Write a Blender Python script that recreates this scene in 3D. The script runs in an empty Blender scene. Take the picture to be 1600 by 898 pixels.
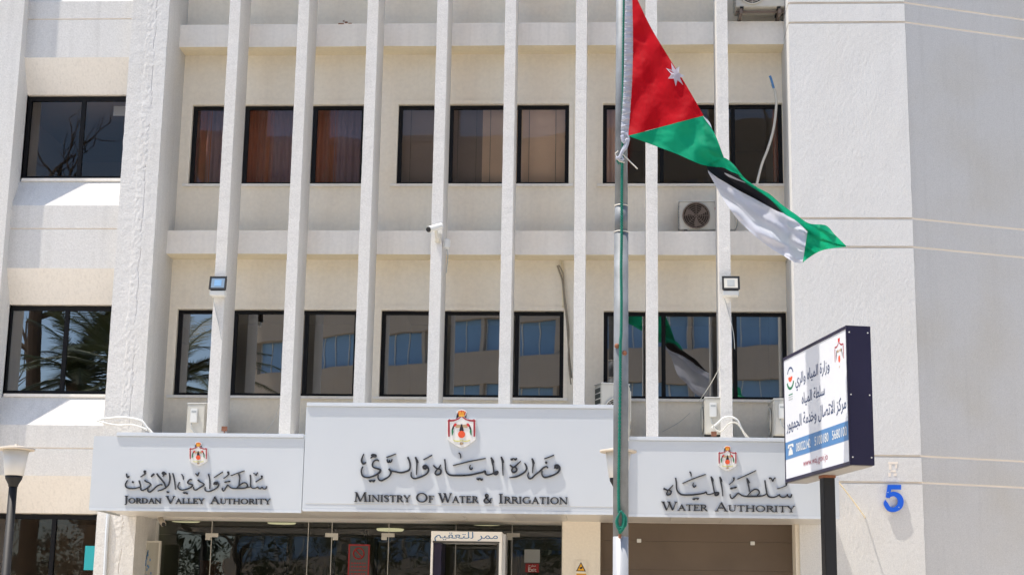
import bpy, bmesh, math, random
from mathutils import Vector, noise
R_ = math.radians
random.seed(7)
scene = bpy.context.scene
COL = scene.collection

# ------------------------------------------------------------------ camera
FPX = 2500.0
PITCH, YAW, ROLL = R_(12.12), R_(3.48), R_(0.94)
EYE = Vector((0, 0, 1.6))
cyw, syw = math.cos(YAW), math.sin(YAW)
FW = Vector((-syw*math.cos(PITCH), cyw*math.cos(PITCH), math.sin(PITCH)))
_r = Vector((cyw, syw, 0)); _u = _r.cross(FW)
RT = _r*math.cos(ROLL) + _u*math.sin(ROLL)
UP = _u*math.cos(ROLL) - _r*math.sin(ROLL)
cam = bpy.data.cameras.new('camera'); camo = bpy.data.objects.new('camera', cam); COL.objects.link(camo)
from mathutils import Matrix
m = Matrix((RT, UP, -FW)).transposed().to_4x4(); m.translation = EYE
camo.matrix_world = m
cam.sensor_width = 36; cam.lens = 36*FPX/1600; cam.clip_end = 2000; cam.clip_start = .1
scene.camera = camo

def P(x, y, Y):
    "world point at depth Y seen at photo pixel x, y (1600x898)"
    d = RT*(x-800) + UP*(449-y) + FW*FPX
    return EYE + d*(Y/d.y)

# ------------------------------------------------------------------ light
SUN = Vector((-2.7, -1.0, 8.4)).normalized()
w = bpy.data.worlds.new('World'); scene.world = w; w.use_nodes = True
nt = w.node_tree; bg = nt.nodes['Background']
sky = nt.nodes.new('ShaderNodeTexSky'); sky.sky_type = 'NISHITA'; sky.sun_disc = False
sky.sun_elevation = math.asin(SUN.z); sky.sun_rotation = math.atan2(SUN.x, SUN.y)
sky.air_density = 1.0; sky.dust_density = 1.5; sky.ozone_density = 1.0; sky.altitude = 800
nt.links.new(sky.outputs[0], bg.inputs[0]); bg.inputs[1].default_value = 0.15
sl = bpy.data.lights.new('sun', 'SUN'); sl.energy = 4.2; sl.angle = R_(.5); sl.color = (1, .92, .82)
so = bpy.data.objects.new('sun', sl); COL.objects.link(so)
so.rotation_euler = SUN.to_track_quat('Z', 'Y').to_euler(); so.location = (-20, -20, 60)
scene.view_settings.view_transform = 'Standard'; scene.view_settings.look = 'None'
scene.view_settings.exposure = 0.84; scene.view_settings.gamma = 1
scene.cycles.max_bounces = 8; scene.cycles.transparent_max_bounces = 16

# ------------------------------------------------------------------ materials
def newmat(name):
    mt = bpy.data.materials.new(name); mt.use_nodes = True
    return mt, mt.node_tree, mt.node_tree.nodes['Principled BSDF']
def N(t, k, **kw):
    n = t.nodes.new(k)
    for a, b in kw.items(): setattr(n, a, b)
    return n
def plain(name, c, rough=.6, metal=0, var=.06, scale=3.0, spec=.4, bump=0, bscale=40, emit=None):
    mt, t, b = newmat(name)
    tc = N(t, 'ShaderNodeTexCoord'); nz = N(t, 'ShaderNodeTexNoise'); nz.inputs['Scale'].default_value = scale
    nz.inputs['Detail'].default_value = 6
    t.links.new(tc.outputs['Object'], nz.inputs['Vector'])
    mx = N(t, 'ShaderNodeMix', data_type='RGBA')
    mx.inputs[6].default_value = tuple(max(0, v*(1-var)) for v in c)+(1,)
    mx.inputs[7].default_value = tuple(min(1, v*(1+var)) for v in c)+(1,)
    t.links.new(nz.outputs[0], mx.inputs[0]); t.links.new(mx.outputs[2], b.inputs['Base Color'])
    b.inputs['Roughness'].default_value = rough; b.inputs['Metallic'].default_value = metal
    b.inputs['Specular IOR Level'].default_value = spec
    if bump:
        n2 = N(t, 'ShaderNodeTexNoise'); n2.inputs['Scale'].default_value = bscale; n2.inputs['Detail'].default_value = 4
        bp = N(t, 'ShaderNodeBump'); bp.inputs['Strength'].default_value = 1; bp.inputs['Distance'].default_value = bump
        t.links.new(tc.outputs['Object'], n2.inputs['Vector'])
        t.links.new(n2.outputs[0], bp.inputs['Height']); t.links.new(bp.outputs[0], b.inputs['Normal'])
    if emit:
        b.inputs['Emission Color'].default_value = tuple(emit[:3])+(1,); b.inputs['Emission Strength'].default_value = emit[3]
    return mt
def stucco(name, c, bump=.004, bscale=38, stain=.1, streak=.06, staincol=(.62, .58, .5), comb=0, sc=3.0):
    "rendered and painted wall: blotches, rain streaks, sprayed grain"
    mt, t, b = newmat(name)
    tc = N(t, 'ShaderNodeTexCoord')
    def nz(scale, detail, vec=(1, 1, 1)):
        mp = N(t, 'ShaderNodeMapping'); mp.inputs['Scale'].default_value = vec
        t.links.new(tc.outputs['Object'], mp.inputs['Vector'])
        n = N(t, 'ShaderNodeTexNoise'); n.inputs['Scale'].default_value = scale; n.inputs['Detail'].default_value = detail
        t.links.new(mp.outputs[0], n.inputs['Vector']); return n
    def ramp(n, a, bb):
        r = N(t, 'ShaderNodeMapRange'); r.inputs[1].default_value = a; r.inputs[2].default_value = bb
        t.links.new(n.outputs[0], r.inputs[0]); return r
    blot = ramp(nz(.9, 8), .45, .75); strk = ramp(nz(sc, 5, (3.5, 3.5, .16)), .5, .8)
    m1 = N(t, 'ShaderNodeMix', data_type='RGBA'); m1.inputs[6].default_value = tuple(c)+(1,)
    m1.inputs[7].default_value = tuple(a*s/.7 for a, s in zip(c, staincol))+(1,)
    s1 = N(t, 'ShaderNodeMath', operation='MULTIPLY'); s1.inputs[1].default_value = stain*3
    t.links.new(blot.outputs[0], s1.inputs[0]); t.links.new(s1.outputs[0], m1.inputs[0])
    m2 = N(t, 'ShaderNodeMix', data_type='RGBA'); m2.inputs[7].default_value = tuple(a*.62 for a in c)+(1,)
    s2 = N(t, 'ShaderNodeMath', operation='MULTIPLY'); s2.inputs[1].default_value = streak*3
    t.links.new(strk.outputs[0], s2.inputs[0]); t.links.new(s2.outputs[0], m2.inputs[0])
    t.links.new(m1.outputs[2], m2.inputs[6])
    fine = nz(bscale*1.4, 3)
    m3 = N(t, 'ShaderNodeMix', data_type='RGBA', blend_type='MULTIPLY'); m3.inputs[0].default_value = 1
    fr = N(t, 'ShaderNodeMapRange'); fr.inputs[1].default_value = .3; fr.inputs[2].default_value = .7
    fr.inputs[3].default_value = .88 if bump > .002 else .97; fr.inputs[4].default_value = 1.04
    t.links.new(fine.outputs[0], fr.inputs[0]); t.links.new(m2.outputs[2], m3.inputs[6]); t.links.new(fr.outputs[0], m3.inputs[7])
    t.links.new(m3.outputs[2], b.inputs['Base Color'])
    b.inputs['Roughness'].default_value = .85; b.inputs['Specular IOR Level'].default_value = .2
    gr = nz(bscale, 4, (1, 1, .8) if not comb else (1, 1, .25)); lo = nz(3.5, 3)
    ad = N(t, 'ShaderNodeMath', operation='MULTIPLY_ADD'); ad.inputs[1].default_value = .35
    t.links.new(lo.outputs[0], ad.inputs[0]); t.links.new(gr.outputs[0], ad.inputs[2])
    bp = N(t, 'ShaderNodeBump'); bp.inputs['Strength'].default_value = 1; bp.inputs['Distance'].default_value = bump
    t.links.new(ad.outputs[0], bp.inputs['Height']); t.links.new(bp.outputs[0], b.inputs['Normal'])
    return mt
def glass(name, refl, tint, wob=.0015, gcol=(1, 1, 1)):
    mt, t, b = newmat(name); t.nodes.remove(b); out = t.nodes['Material Output']
    tr = N(t, 'ShaderNodeBsdfTransparent'); tr.inputs[0].default_value = tuple(tint)+(1,)
    gl = N(t, 'ShaderNodeBsdfGlossy'); gl.inputs['Roughness'].default_value = 0.0; gl.inputs[0].default_value = tuple(gcol)+(1,)
    fr = N(t, 'ShaderNodeFresnel'); fr.inputs[0].default_value = 1.3
    ad = N(t, 'ShaderNodeMath', operation='ADD', use_clamp=True); ad.inputs[1].default_value = refl
    mx = N(t, 'ShaderNodeMixShader')
    t.links.new(fr.outputs[0], ad.inputs[0]); t.links.new(ad.outputs[0], mx.inputs[0])
    t.links.new(tr.outputs[0], mx.inputs[1]); t.links.new(gl.outputs[0], mx.inputs[2]); t.links.new(mx.outputs[0], out.inputs[0])
    tc = N(t, 'ShaderNodeTexCoord'); n = N(t, 'ShaderNodeTexNoise'); n.inputs['Scale'].default_value = 1.6; n.inputs['Detail'].default_value = 1
    bp = N(t, 'ShaderNodeBump'); bp.inputs['Distance'].default_value = wob; bp.inputs['Strength'].default_value = 1
    t.links.new(tc.outputs['Object'], n.inputs['Vector']); t.links.new(n.outputs[0], bp.inputs['Height']); t.links.new(bp.outputs[0], gl.inputs['Normal'])
    return mt
def cloth(name, c, tl=.45):
    mt, t, b = newmat(name); out = t.nodes['Material Output']
    b.inputs['Base Color'].default_value = tuple(c)+(1,); b.inputs['Roughness'].default_value = .6
    b.inputs['Specular IOR Level'].default_value = .15
    tr = N(t, 'ShaderNodeBsdfTranslucent'); tr.inputs[0].default_value = tuple(c)+(1,)
    mx = N(t, 'ShaderNodeMixShader'); mx.inputs[0].default_value = tl
    t.links.new(b.outputs[0], mx.inputs[1]); t.links.new(tr.outputs[0], mx.inputs[2]); t.links.new(mx.outputs[0], out.inputs[0])
    tc = N(t, 'ShaderNodeTexCoord'); n = N(t, 'ShaderNodeTexNoise'); n.inputs['Scale'].default_value = 9; n.inputs['Detail'].default_value = 5
    bp = N(t, 'ShaderNodeBump'); bp.inputs['Distance'].default_value = .004; bp.inputs['Strength'].default_value = .6
    t.links.new(tc.outputs['Object'], n.inputs['Vector']); t.links.new(n.outputs[0], bp.inputs['Height'])
    t.links.new(bp.outputs[0], b.inputs['Normal']); t.links.new(bp.outputs[0], tr.inputs['Normal'])
    return mt

M = {}
M['white'] = stucco('white_stucco', (.665, .655, .63), .0035, 34, .07, .09)
M['block'] = stucco('white_stucco_combed', (.655, .65, .63), .0035, 42, .05, .03, comb=1)
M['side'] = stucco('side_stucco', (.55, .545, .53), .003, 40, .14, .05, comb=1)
M['finm'] = stucco('fin_stucco', (.67, .655, .625), .0045, 34, .06, .05)
M['cream'] = stucco('cream_render', (.88, .815, .69), .0006, 12, .06, .04, (.6, .5, .36))
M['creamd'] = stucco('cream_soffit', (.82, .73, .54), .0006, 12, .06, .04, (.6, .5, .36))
M['ledge'] = stucco('ledge_render', (.84, .81, .755), .0006, 12, .06, .07, (.6, .5, .36))
M['pill'] = stucco('beige_pillar', (.76, .70, .60), .001, 20, .06, .06)
M['drip'] = stucco('dripped_render', (.77, .735, .675), .0006, 20, .03, .11, (.6, .5, .4), sc=8.0)
M['groove'] = plain('groove_paint', (.80, .72, .62), .8)
M['black'] = plain('black_aluminium', (.010, .010, .011), .6, 0, .2, spec=.15)
M['pfr'] = plain('window_sealant', (.55, .5, .42), .7)
M['gl_lo'] = glass('lower_window_glass', .21, (.34, .30, .25), .0006)
M['gl_up'] = glass('upper_window_glass', .018, (.86, .81, .78), .0006)
M['gl_door'] = glass('shopfront_glass', .045, (.50, .55, .52), .002)
M['room'] = plain('office_wall', (.34, .29, .23), .9)
M['roomd'] = plain('lobby_wall', (.22, .22, .19), .9)
M['lampon'] = plain('office_ceiling_lamp', (.8, .8, .7), .5, emit=(1, .86, .52, .55))
M['fascia'] = plain('fascia_panel_paint', (.55, .585, .615), .38, 0, .025, 1.2, .5, bump=.0006, bscale=2.5)
M['cap'] = plain('fascia_cap_metal', (.62, .66, .7), .3, .1)
M['soffit'] = plain('canopy_soffit_metal', (.62, .60, .56), .35, .25)
M['letter'] = plain('charcoal_letter', (.028, .03, .036), .35)
M['brown'] = plain('brown_board', (.125, .092, .066), .55, 0, .3, 1.5, bump=.001, bscale=10)
M['galv'] = plain('galvanised_pole', (.17, .185, .20), .62, .15, .5, 5, bump=.001, bscale=30)
M['pale'] = plain('pale_painted_pole', (.31, .325, .35), .45, 0, .1, 6)
M['rope'] = plain('green_rope', (.006, .15, .105), .85, 0, .5, 60, bump=.004, bscale=90)
M['rust'] = plain('rust', (.22, .09, .05), .8, 0, .4, 20)
M['wht'] = plain('white_plastic', (.66, .66, .63), .4, 0, .05)
M['offw'] = plain('aged_white_plastic', (.55, .53, .47), .45, 0, .12)
M['grey'] = plain('grey_paper', (.36, .38, .38), .7)
M['dark'] = plain('dark_void', (.012, .012, .012), .7)
M['dkfan'] = plain('fan_blade_plastic', (.17, .13, .105), .5)
M['fanop'] = plain('fan_recess', (.035, .026, .02), .8)
M['oldc'] = plain('grimy_cable', (.30, .26, .20), .8, 0, .3, 20)
M['coil'] = plain('coil_fins', (.10, .12, .11), .5, .5)
M['navy'] = plain('navy_cabinet', (.014, .010, .035), .38, 0, .15)
M['navyt'] = plain('sign_print_navy', (.035, .06, .14), .5)
M['sface'] = plain('sign_face_acrylic', (.66, .68, .72), .25, 0, .02)
M['blue'] = plain('sign_band_blue', (.07, .20, .42), .35)
M['maroon'] = plain('sign_print_maroon', (.30, .03, .06), .5)
M['num'] = plain('number_blue', (.012, .11, .62), .3)
M['under'] = plain('sign_cabinet_base', (.30, .29, .28), .6)
M['blk'] = plain('black_painted_steel', (.010, .010, .011), .6)
M['gatew'] = plain('gate_white_paint', (.93, .93, .92), .4, 0, .03)
M['lampw'] = plain('lamp_diffuser', (.60, .59, .56), .3, 0, .08)
M['lampc'] = plain('lamp_cap', (.50, .45, .38), .5)
M['red'] = plain('emblem_red', (.55, .035, .03), .5)
M['mred'] = plain('mantle_crimson', (.32, .035, .05), .5)
M['gold'] = plain('emblem_gold', (.72, .38, .05), .4)
M['org'] = plain('emblem_orange', (.68, .09, .03), .5)
M['ewht'] = plain('emblem_plate', (.72, .71, .68), .4)
M['egrn'] = plain('emblem_green', (.015, .16, .07), .5)
M['eblk'] = plain('emblem_black', (.02, .015, .02), .5)
M['tan'] = plain('emblem_tan', (.42, .30, .18), .5)
M['yel'] = plain('ribbon_yellow', (.60, .58, .16), .5)
M['fred'] = cloth('flag_red', (.46, .003, .010), .45)
M['fgrn'] = cloth('flag_green', (.004, .30, .155), .42)
M['fblk'] = cloth('flag_black', (.016, .016, .02), .2)
M['fwht'] = cloth('flag_white', (.58, .60, .68), .45)
M['pgrn'] = plain('palm_leaf', (.040, .062, .024), .5, 0, .3)
M['bark'] = plain('bark', (.12, .085, .06), .9, 0, .4, 8, bump=.01, bscale=12)
M['ltgl'] = plain('sky_tinted_lens', (.20, .27, .34), .06, 0, .1, spec=1)  # sky reflection on the lens is put into its blue colour
M['curt'] = plain('brown_curtain', (.27, .095, .05), .9, 0, .2)
M['curtp'] = plain('pinkish_curtain', (.85, .62, .50), .9, 0, .1)
M['curtm'] = plain('mauve_curtain', (.20, .14, .17), .9, 0, .1)
M['blind'] = plain('beige_blind_slats', (.90, .74, .59), .7, 0, .1)
M['blindd'] = plain('grey_blind_slats', (.30, .26, .25), .7, 0, .1)
M['redn'] = plain('notice_red', (.30, .018, .02), .6)
M['notg'] = plain('notice_grey', (.07, .07, .07), .6)
M['warn'] = plain('warning_yellow', (.75, .38, .02), .5)
M['teal'] = plain('teal_sheet', (.02, .33, .36), .6)
M['marb'] = stucco('plaque_marble', (.42, .41, .36), .0008, 30, .3, .2)
M['pave'] = plain('pavement', (.62, .545, .44), .85, 0, .15, .6, bump=.003, bscale=12)
M['ground'] = plain('dusty_ground', (.45, .39, .30), .9, 0, .15, .3)
M['asph'] = plain('asphalt', (.16, .155, .145), .85, 0, .2, 2, bump=.004, bscale=30)
M['line'] = plain('road_paint', (.6, .6, .58), .7)
M['ostone'] = stucco('opposite_stone', (.50, .43, .35), .002, 10, .1, .05)
M['obl'] = plain('opposite_window_glass', (.20, .36, .56), .15, 0, .3, .5, spec=.8)  # glass blue brightened to carry the sky reflected in it
M['wood'] = plain('dark_wood', (.12, .045, .03), .5, 0, .2)

# ------------------------------------------------------------------ helpers
ORG = {}
def root(name, label, cat, loc=(0, 0, 0), rz=0, group=None):
    o = bpy.data.objects.new(name, None); COL.objects.link(o); o.location = loc; o.rotation_euler = (0, 0, rz)
    o.empty_display_size = .2; o['label'] = label; o['category'] = cat
    if group: o['group'] = group
    ORG[o] = Vector(loc); return o
def part(name, bm, mat, parent=None, world=True, smooth=False, label=None, kind=None):
    if parent is not None and world: bmesh.ops.translate(bm, verts=bm.verts, vec=-ORG[parent])
    me = bpy.data.meshes.new(name); bmesh.ops.recalc_face_normals(bm, faces=bm.faces); bm.to_mesh(me); bm.free()
    for mm in (mat if isinstance(mat, (list, tuple)) else [mat]): me.materials.append(mm)
    if smooth:
        for p in me.polygons: p.use_smooth = True
    o = bpy.data.objects.new(name, me); COL.objects.link(o)
    if parent is not None: o.parent = parent; ORG[o] = ORG[parent] if world else Vector()
    else: ORG[o] = Vector()
    if label: o['label'] = label
    if kind: o['kind'] = kind
    return o
def tag(o, label, cat, group=None):
    o['label'] = label; o['category'] = cat
    if group: o['group'] = group
    return o
def copy_tree(o, parent=None):
    c = o.copy(); COL.objects.link(c)
    if parent is not None: c.parent = parent
    for ch in list(o.children): copy_tree(ch, c)
    return c
def B(bm, x0, x1, y0, y1, z0, z1, mi=0):
    vs = [bm.verts.new(v) for v in ((x0, y0, z0), (x1, y0, z0), (x1, y1, z0), (x0, y1, z0), (x0, y0, z1), (x1, y0, z1), (x1, y1, z1), (x0, y1, z1))]
    for f in ((0, 3, 2, 1), (4, 5, 6, 7), (0, 1, 5, 4), (1, 2, 6, 5), (2, 3, 7, 6), (3, 0, 4, 7)):
        bm.faces.new([vs[i] for i in f]).material_index = mi
def box(x0, x1, y0, y1, z0, z1, bev=0):
    bm = bmesh.new(); B(bm, x0, x1, y0, y1, z0, z1)
    if bev: bmesh.ops.bevel(bm, geom=bm.edges[:], offset=bev, segments=2, affect='EDGES')
    return bm
def prism(bm, prof, x0, x1):
    "profile of (y, z) extruded along x"
    a = [bm.verts.new((x0, y, z)) for y, z in prof]; b = [bm.verts.new((x1, y, z)) for y, z in prof]
    n = len(prof)
    bm.faces.new(a); bm.faces.new(b[::-1])
    for i in range(n): bm.faces.new((a[i], b[i], b[(i+1) % n], a[(i+1) % n]))
def plate(bm, pts, Y0, Y1, mi=0):
    "outline of (x, z) extruded from Y0 (front) to Y1"
    a = [bm.verts.new((x, Y0, z)) for x, z in pts]; b = [bm.verts.new((x, Y1, z)) for x, z in pts]; n = len(pts)
    bm.faces.new(a).material_index = mi; bm.faces.new(b[::-1]).material_index = mi
    for i in range(n): bm.faces.new((a[i], b[i], b[(i+1) % n], a[(i+1) % n])).material_index = mi
def tube(bm, pts, r, n=8, cap=True):
    pts = [Vector(p) for p in pts]; rings = []
    for i, p in enumerate(pts):
        t = (pts[min(i+1, len(pts)-1)]-pts[max(i-1, 0)]).normalized()
        a = t.orthogonal().normalized() if i == 0 else (prev - t*prev.dot(t)).normalized()
        prev = a; b = t.cross(a); rr = r[i] if isinstance(r, (list, tuple)) else r
        rings.append([bm.verts.new(p+(a*math.cos(q)+b*math.sin(q))*rr) for q in (2*math.pi*k/n for k in range(n))])
    for A, C in zip(rings, rings[1:]):
        for k in range(n): bm.faces.new((A[k], A[(k+1) % n], C[(k+1) % n], C[k]))
    if cap: bm.faces.new(rings[0][::-1]); bm.faces.new(rings[-1])
def lathe(bm, prof, n=24, c=(0, 0)):
    rings = [[bm.verts.new((c[0]+r*math.cos(2*math.pi*k/n), c[1]+r*math.sin(2*math.pi*k/n), z)) for k in range(n)] for r, z in prof]
    for A, C in zip(rings, rings[1:]):
        for k in range(n): bm.faces.new((A[k], A[(k+1) % n], C[(k+1) % n], C[k]))
    bm.faces.new(rings[0][::-1]); bm.faces.new(rings[-1])
def crom(pts, sub=6):
    out = []; n = len(pts)
    for i in range(n-1):
        p0, p1, p2, p3 = pts[max(i-1, 0)], pts[i], pts[i+1], pts[min(i+2, n-1)]
        for s in range(sub):
            t = s/sub
            out.append(tuple(.5*(2*b+(c-a)*t+(2*a-5*b+4*c-d)*t*t+(3*b-a-3*c+d)*t**3) for a, b, c, d in zip(p0, p1, p2, p3)))
    out.append(tuple(pts[-1])); return out
def ribbon(bm, pts, Yf, Yb, smooth=True):
    "pts (x, z, width) in world units drawn as a solid flat stroke"
    q = crom(pts) if smooth and len(pts) > 2 else pts
    L = []; Rr = []
    for i, (x, z, wd) in enumerate(q):
        a = q[max(i-1, 0)]; b = q[min(i+1, len(q)-1)]
        d = Vector((b[0]-a[0], b[1]-a[1])); d = d.normalized() if d.length > 1e-9 else Vector((1, 0))
        nx, nz = -d.y*wd/2, d.x*wd/2
        L.append((x+nx, z+nz)); Rr.append((x-nx, z-nz))
    fl = [bm.verts.new((x, Yf, z)) for x, z in L]; fr = [bm.verts.new((x, Yf, z)) for x, z in Rr]
    bl = [bm.verts.new((x, Yb, z)) for x, z in L]; br = [bm.verts.new((x, Yb, z)) for x, z in Rr]
    for i in range(len(q)-1):
        bm.faces.new((fl[i], fl[i+1], fr[i+1], fr[i])); bm.faces.new((bl[i], br[i], br[i+1], bl[i+1]))
        bm.faces.new((fl[i], bl[i], bl[i+1], fl[i+1])); bm.faces.new((fr[i], fr[i+1], br[i+1], br[i]))
    bm.faces.new((fl[0], fr[0], br[0], bl[0])); bm.faces.new((fl[-1], bl[-1], br[-1], fr[-1]))

# ------------------------------------------------------------------ key planes
YF = 26.0          # front of fins and columns
YL = 26.77         # ledge faces
YW = 27.2          # recessed wall
YC = 24.17         # canopy fascia
YG = 27.3          # glass front
def X(x, y, Y): return P(x, y, Y).x
def Z(x, y, Y): return P(x, y, Y).z
ZTOP = Z(800, 0, YF)+7.0
FLOOR = 0.9

# ------------------------------------------------------------------ setting
def struct(name, bm, mat):
    o = part(name, bm, mat); o['kind'] = 'structure'; return o
struct('ground', box(-500, 500, -500, 500, -.5, -.008), M['ground'])
struct('road', box(-200, 200, -9, 9, -.4, 0), M['asph'])
bm = bmesh.new(); B(bm, -200, 200, 9.16, 60, -.4, .14); struct('pavement', bm, M['pave'])
bm = bmesh.new(); B(bm, -200, 200, -30, -9.16, -.4, .14); B(bm, -1.2, 1.2, -1, 1, -.3, -.01); struct('far_pavement', bm, M['pave'])
for y0 in (9.0, -9.15): struct('kerb', box(-200, 200, y0, y0+.15, -.4, .15), M['ostone'])
bm = bmesh.new()
for k in range(-20, 20): B(bm, k*6, k*6+3, -.07, .07, .001, .004)
struct('road_marking', bm, M['line'])

# ------------------------------------------------------------------ the ministry building
bld = root('office_building', 'white and cream office building with tall vertical fins and dark windows', 'building', (0, 27, 0))

# big left column with its long mended crack (fine relief grid)
cx0, cx1 = X(183.5, 350, YF), X(242.5, 350, YF)
def rough_face(bm, x0, x1, z0, z1, Y, nx, nz, f):
    g = [[bm.verts.new((x0+(x1-x0)*i/nx, Y, z0+(z1-z0)*j/nz)) for i in range(nx+1)] for j in range(nz+1)]
    for j in range(nz+1):
        for i in range(nx+1):
            v = g[j][i]; e = (i in (0, nx))
            v.co.y -= f(v.co.x, v.co.z)*(0.25 if e else 1)
            if e: v.co.x += .006*noise.noise(Vector((i, v.co.z*6, 3)))
    for j in range(nz):
        for i in range(nx): bm.faces.new((g[j][i], g[j][i+1], g[j+1][i+1], g[j+1][i]))
def colrelief(x, z):
    c = (cx0+cx1)/2 + .03 + .05*noise.noise(Vector((0, 0, z*.8))) + .03*noise.noise(Vector((5, 0, z*3)))
    d = abs(x-c)
    h = .0022*noise.noise(Vector((x*9, 1, z*9))) + .0014*noise.noise(Vector((x*30, 1, z*30)))
    if d < .085: h += .004*(1-(d/.085)**4) + .004*noise.noise(Vector((x*22, 7, z*14)))
    if .07 < (x-c) < .083 and noise.noise(Vector((3, x*2, z*2.5))) > -.1: h -= .009
    return h
bm = bmesh.new(); rough_face(bm, cx0, cx1, 0, ZTOP, YF, 48, 900, colrelief)
B(bm, cx0, cx1, YF+.012, YW, 0, ZTOP)
part('column', bm, M['white'], bld, label='wide left column with a mended vertical crack')

# fins
fx = [340, 450.5, 562, 674, 783.5, 897.5, 1010, 1123]
LZ = [(Z(700, 36.5, YL), Z(700, 72, YL)), (Z(700, 360.5, YL), Z(700, 397.5, YL))]
dzf = LZ[0][0]-LZ[1][0]
LZ.append((LZ[1][0]-dzf, LZ[1][1]-dzf)); LZ.insert(0, (LZ[0][0]+dzf, LZ[0][1]+dzf))
FINX = []
for n_, px in enumerate(fx):
    x0 = X(px, 350, YF); x1 = x0+.188; FINX.append((x0, x1))
    bm = bmesh.new()
    nz = 240; z0 = LZ[3][1]; ring = []
    for j in range(nz+1):
        z = z0+(ZTOP-z0)*j/nz
        wv = lambda s: .0035*noise.noise(Vector((s+n_*7, 0, z*2.5)))+.0025*noise.noise(Vector((s+n_*7, 5, z*9)))
        ring.append([bm.verts.new(c) for c in ((x0+wv(1), YF+wv(2), z), (x1+wv(3), YF+wv(4), z), (x1+wv(5)*.4, YL-.001, z), (x0+wv(6)*.4, YL-.001, z))])
    for a, b in zip(ring, ring[1:]):
        for k in range(4): bm.faces.new((a[k], a[(k+1) % 4], b[(k+1) % 4], b[k]))
    bm.faces.new(ring[0][::-1]); bm.faces.new(ring[-1])
    part('fin', bm, M['finm'], bld)

# right corner block: bands with grooves, front face and the side wall turned back 20 degrees
bx0, bx1 = X(1239, 350, YF), X(1426, 350, YF)
sd = Vector((math.cos(R_(20.3)), math.sin(R_(20.3)), 0)); sn = Vector((sd.y, -sd.x, 0))
grv = [Z(1330, y, YF) for y in (5, 35.5, 341.5, 386, 711.5, 753)]
grv = sorted(grv + [grv[0]+dzf, grv[1]+dzf]); gh = .019
zb = 0; bands = []
for g in grv: bands.append((zb, g-gh)); zb = g+gh
bands.append((zb, ZTOP))
SL = 16.0
def pent(bm, z0, z1, ins):
    "block outline from the left face round to the receding wall"
    bl = bx0+(.03 if ins > .02 else 0); c = Vector((bx1, YF, 0)) + Vector((0, 1, 0))*ins
    c = Vector((bx1-ins*math.tan(R_(10.15)), YF+ins, 0)); d = Vector((bx1, YF, 0))+sd*SL - sn*ins
    k_ = ins*2 if ins > .02 else 0; pts = [(bl, YF+ins), (c.x, c.y), (d.x, d.y), (d.x-k_, d.y+3-k_), (bl, YW+3-k_)]
    A = [bm.verts.new((x, y, z0)) for x, y in pts]; C = [bm.verts.new((x, y, z1)) for x, y in pts]; n = 5
    bm.faces.new(A[::-1]); bm.faces.new(C)
    for i in range(n):
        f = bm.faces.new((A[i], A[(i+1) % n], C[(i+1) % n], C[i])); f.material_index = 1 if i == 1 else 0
def blockrelief(x, z): return .0035*noise.noise(Vector((x*3, 1, z*1.5))) + .0015*noise.noise(Vector((x*25, 1, z*14)))
for z0, z1 in bands:
    bm = bmesh.new(); pent(bm, z0, z1, .012)
    nz = max(4, int((z1-z0)/.05))
    rough_face(bm, bx0, bx1-.0005, z0+.001, z1-.001, YF, 48, nz, blockrelief)
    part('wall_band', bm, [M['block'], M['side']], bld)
bm = bmesh.new(); pent(bm, .2, ZTOP-.01, .024); part('groove_liner', bm, M['groove'], bld)

# middle bay: ledges and recessed wall with window openings
mx0, mx1 = cx1+.0, bx0
def wobble_ledge(zt, zbm):
    bm = bmesh.new(); n = 90
    rows = [[], [], [], []]
    for i in range(n+1):
        x = mx0+(mx1-mx0)*i/n; a = .008*noise.noise(Vector((x*.9, zt, 0))); b = .008*noise.noise(Vector((x*.9, zt, 9)))
        for r, c in zip(rows, ((x, YL, zt+a), (x, YL, zbm+b), (x, YW+.1, zbm+b), (x, YW+.1, zt+a))): r.append(bm.verts.new(c))
    for k in range(4):
        for i in range(n): 
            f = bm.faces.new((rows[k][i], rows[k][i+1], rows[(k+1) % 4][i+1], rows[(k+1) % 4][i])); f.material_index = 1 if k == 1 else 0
    return bm
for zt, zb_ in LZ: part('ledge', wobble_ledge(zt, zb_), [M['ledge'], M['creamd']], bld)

rows = [(Z(700, 163, YW), Z(700, 288, YW)), (Z(700, 484.5, YW), Z(700, 620.5, YW))]
opx = [[(298, 569), (621, 889), (942, 1223)], [(274, 557.5), (594, 880.5), (943, 1230)]]
ym = [225, 552]
OP = [[(X(a, y, YW), X(b, y, YW)) for a, b in r] for r, y in zip(opx, ym)]
bm = bmesh.new()
zlev = [ZTOP] ; yb0, yb1 = YW, YW+.24
prev = ZTOP
for (zt, zb_), ops in zip(rows, OP):
    B(bm, mx0, mx1, yb0, yb1, zt, prev)
    xs = mx0
    for a, b in ops: B(bm, xs, a, yb0, yb1, zb_, zt); xs = b
    B(bm, xs, mx1, yb0, yb1, zb_, zt); prev = zb_
B(bm, mx0, mx1, yb0, yb1, LZ[3][1], prev)
part('recessed_wall', bm, M['cream'], bld)
# raised render band round each opening
for (zt, zb_), ops in zip(rows, OP):
    for a, b in ops:
        bm = bmesh.new(); t = .075
        B(bm, a-t, b+t, YW-.018, YW-.001, zt, zt+t); B(bm, a-t, a, YW-.018, YW-.001, zb_, zt); B(bm, b, b+t, YW-.018, YW-.001, zb_, zt)
        part('window_surround', bm, M['cream'], bld)
        part('sill', box(a-.1, b+.08, YW-.05, YW+.1, zb_-.045, zb_), M['ledge'], bld)

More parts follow.
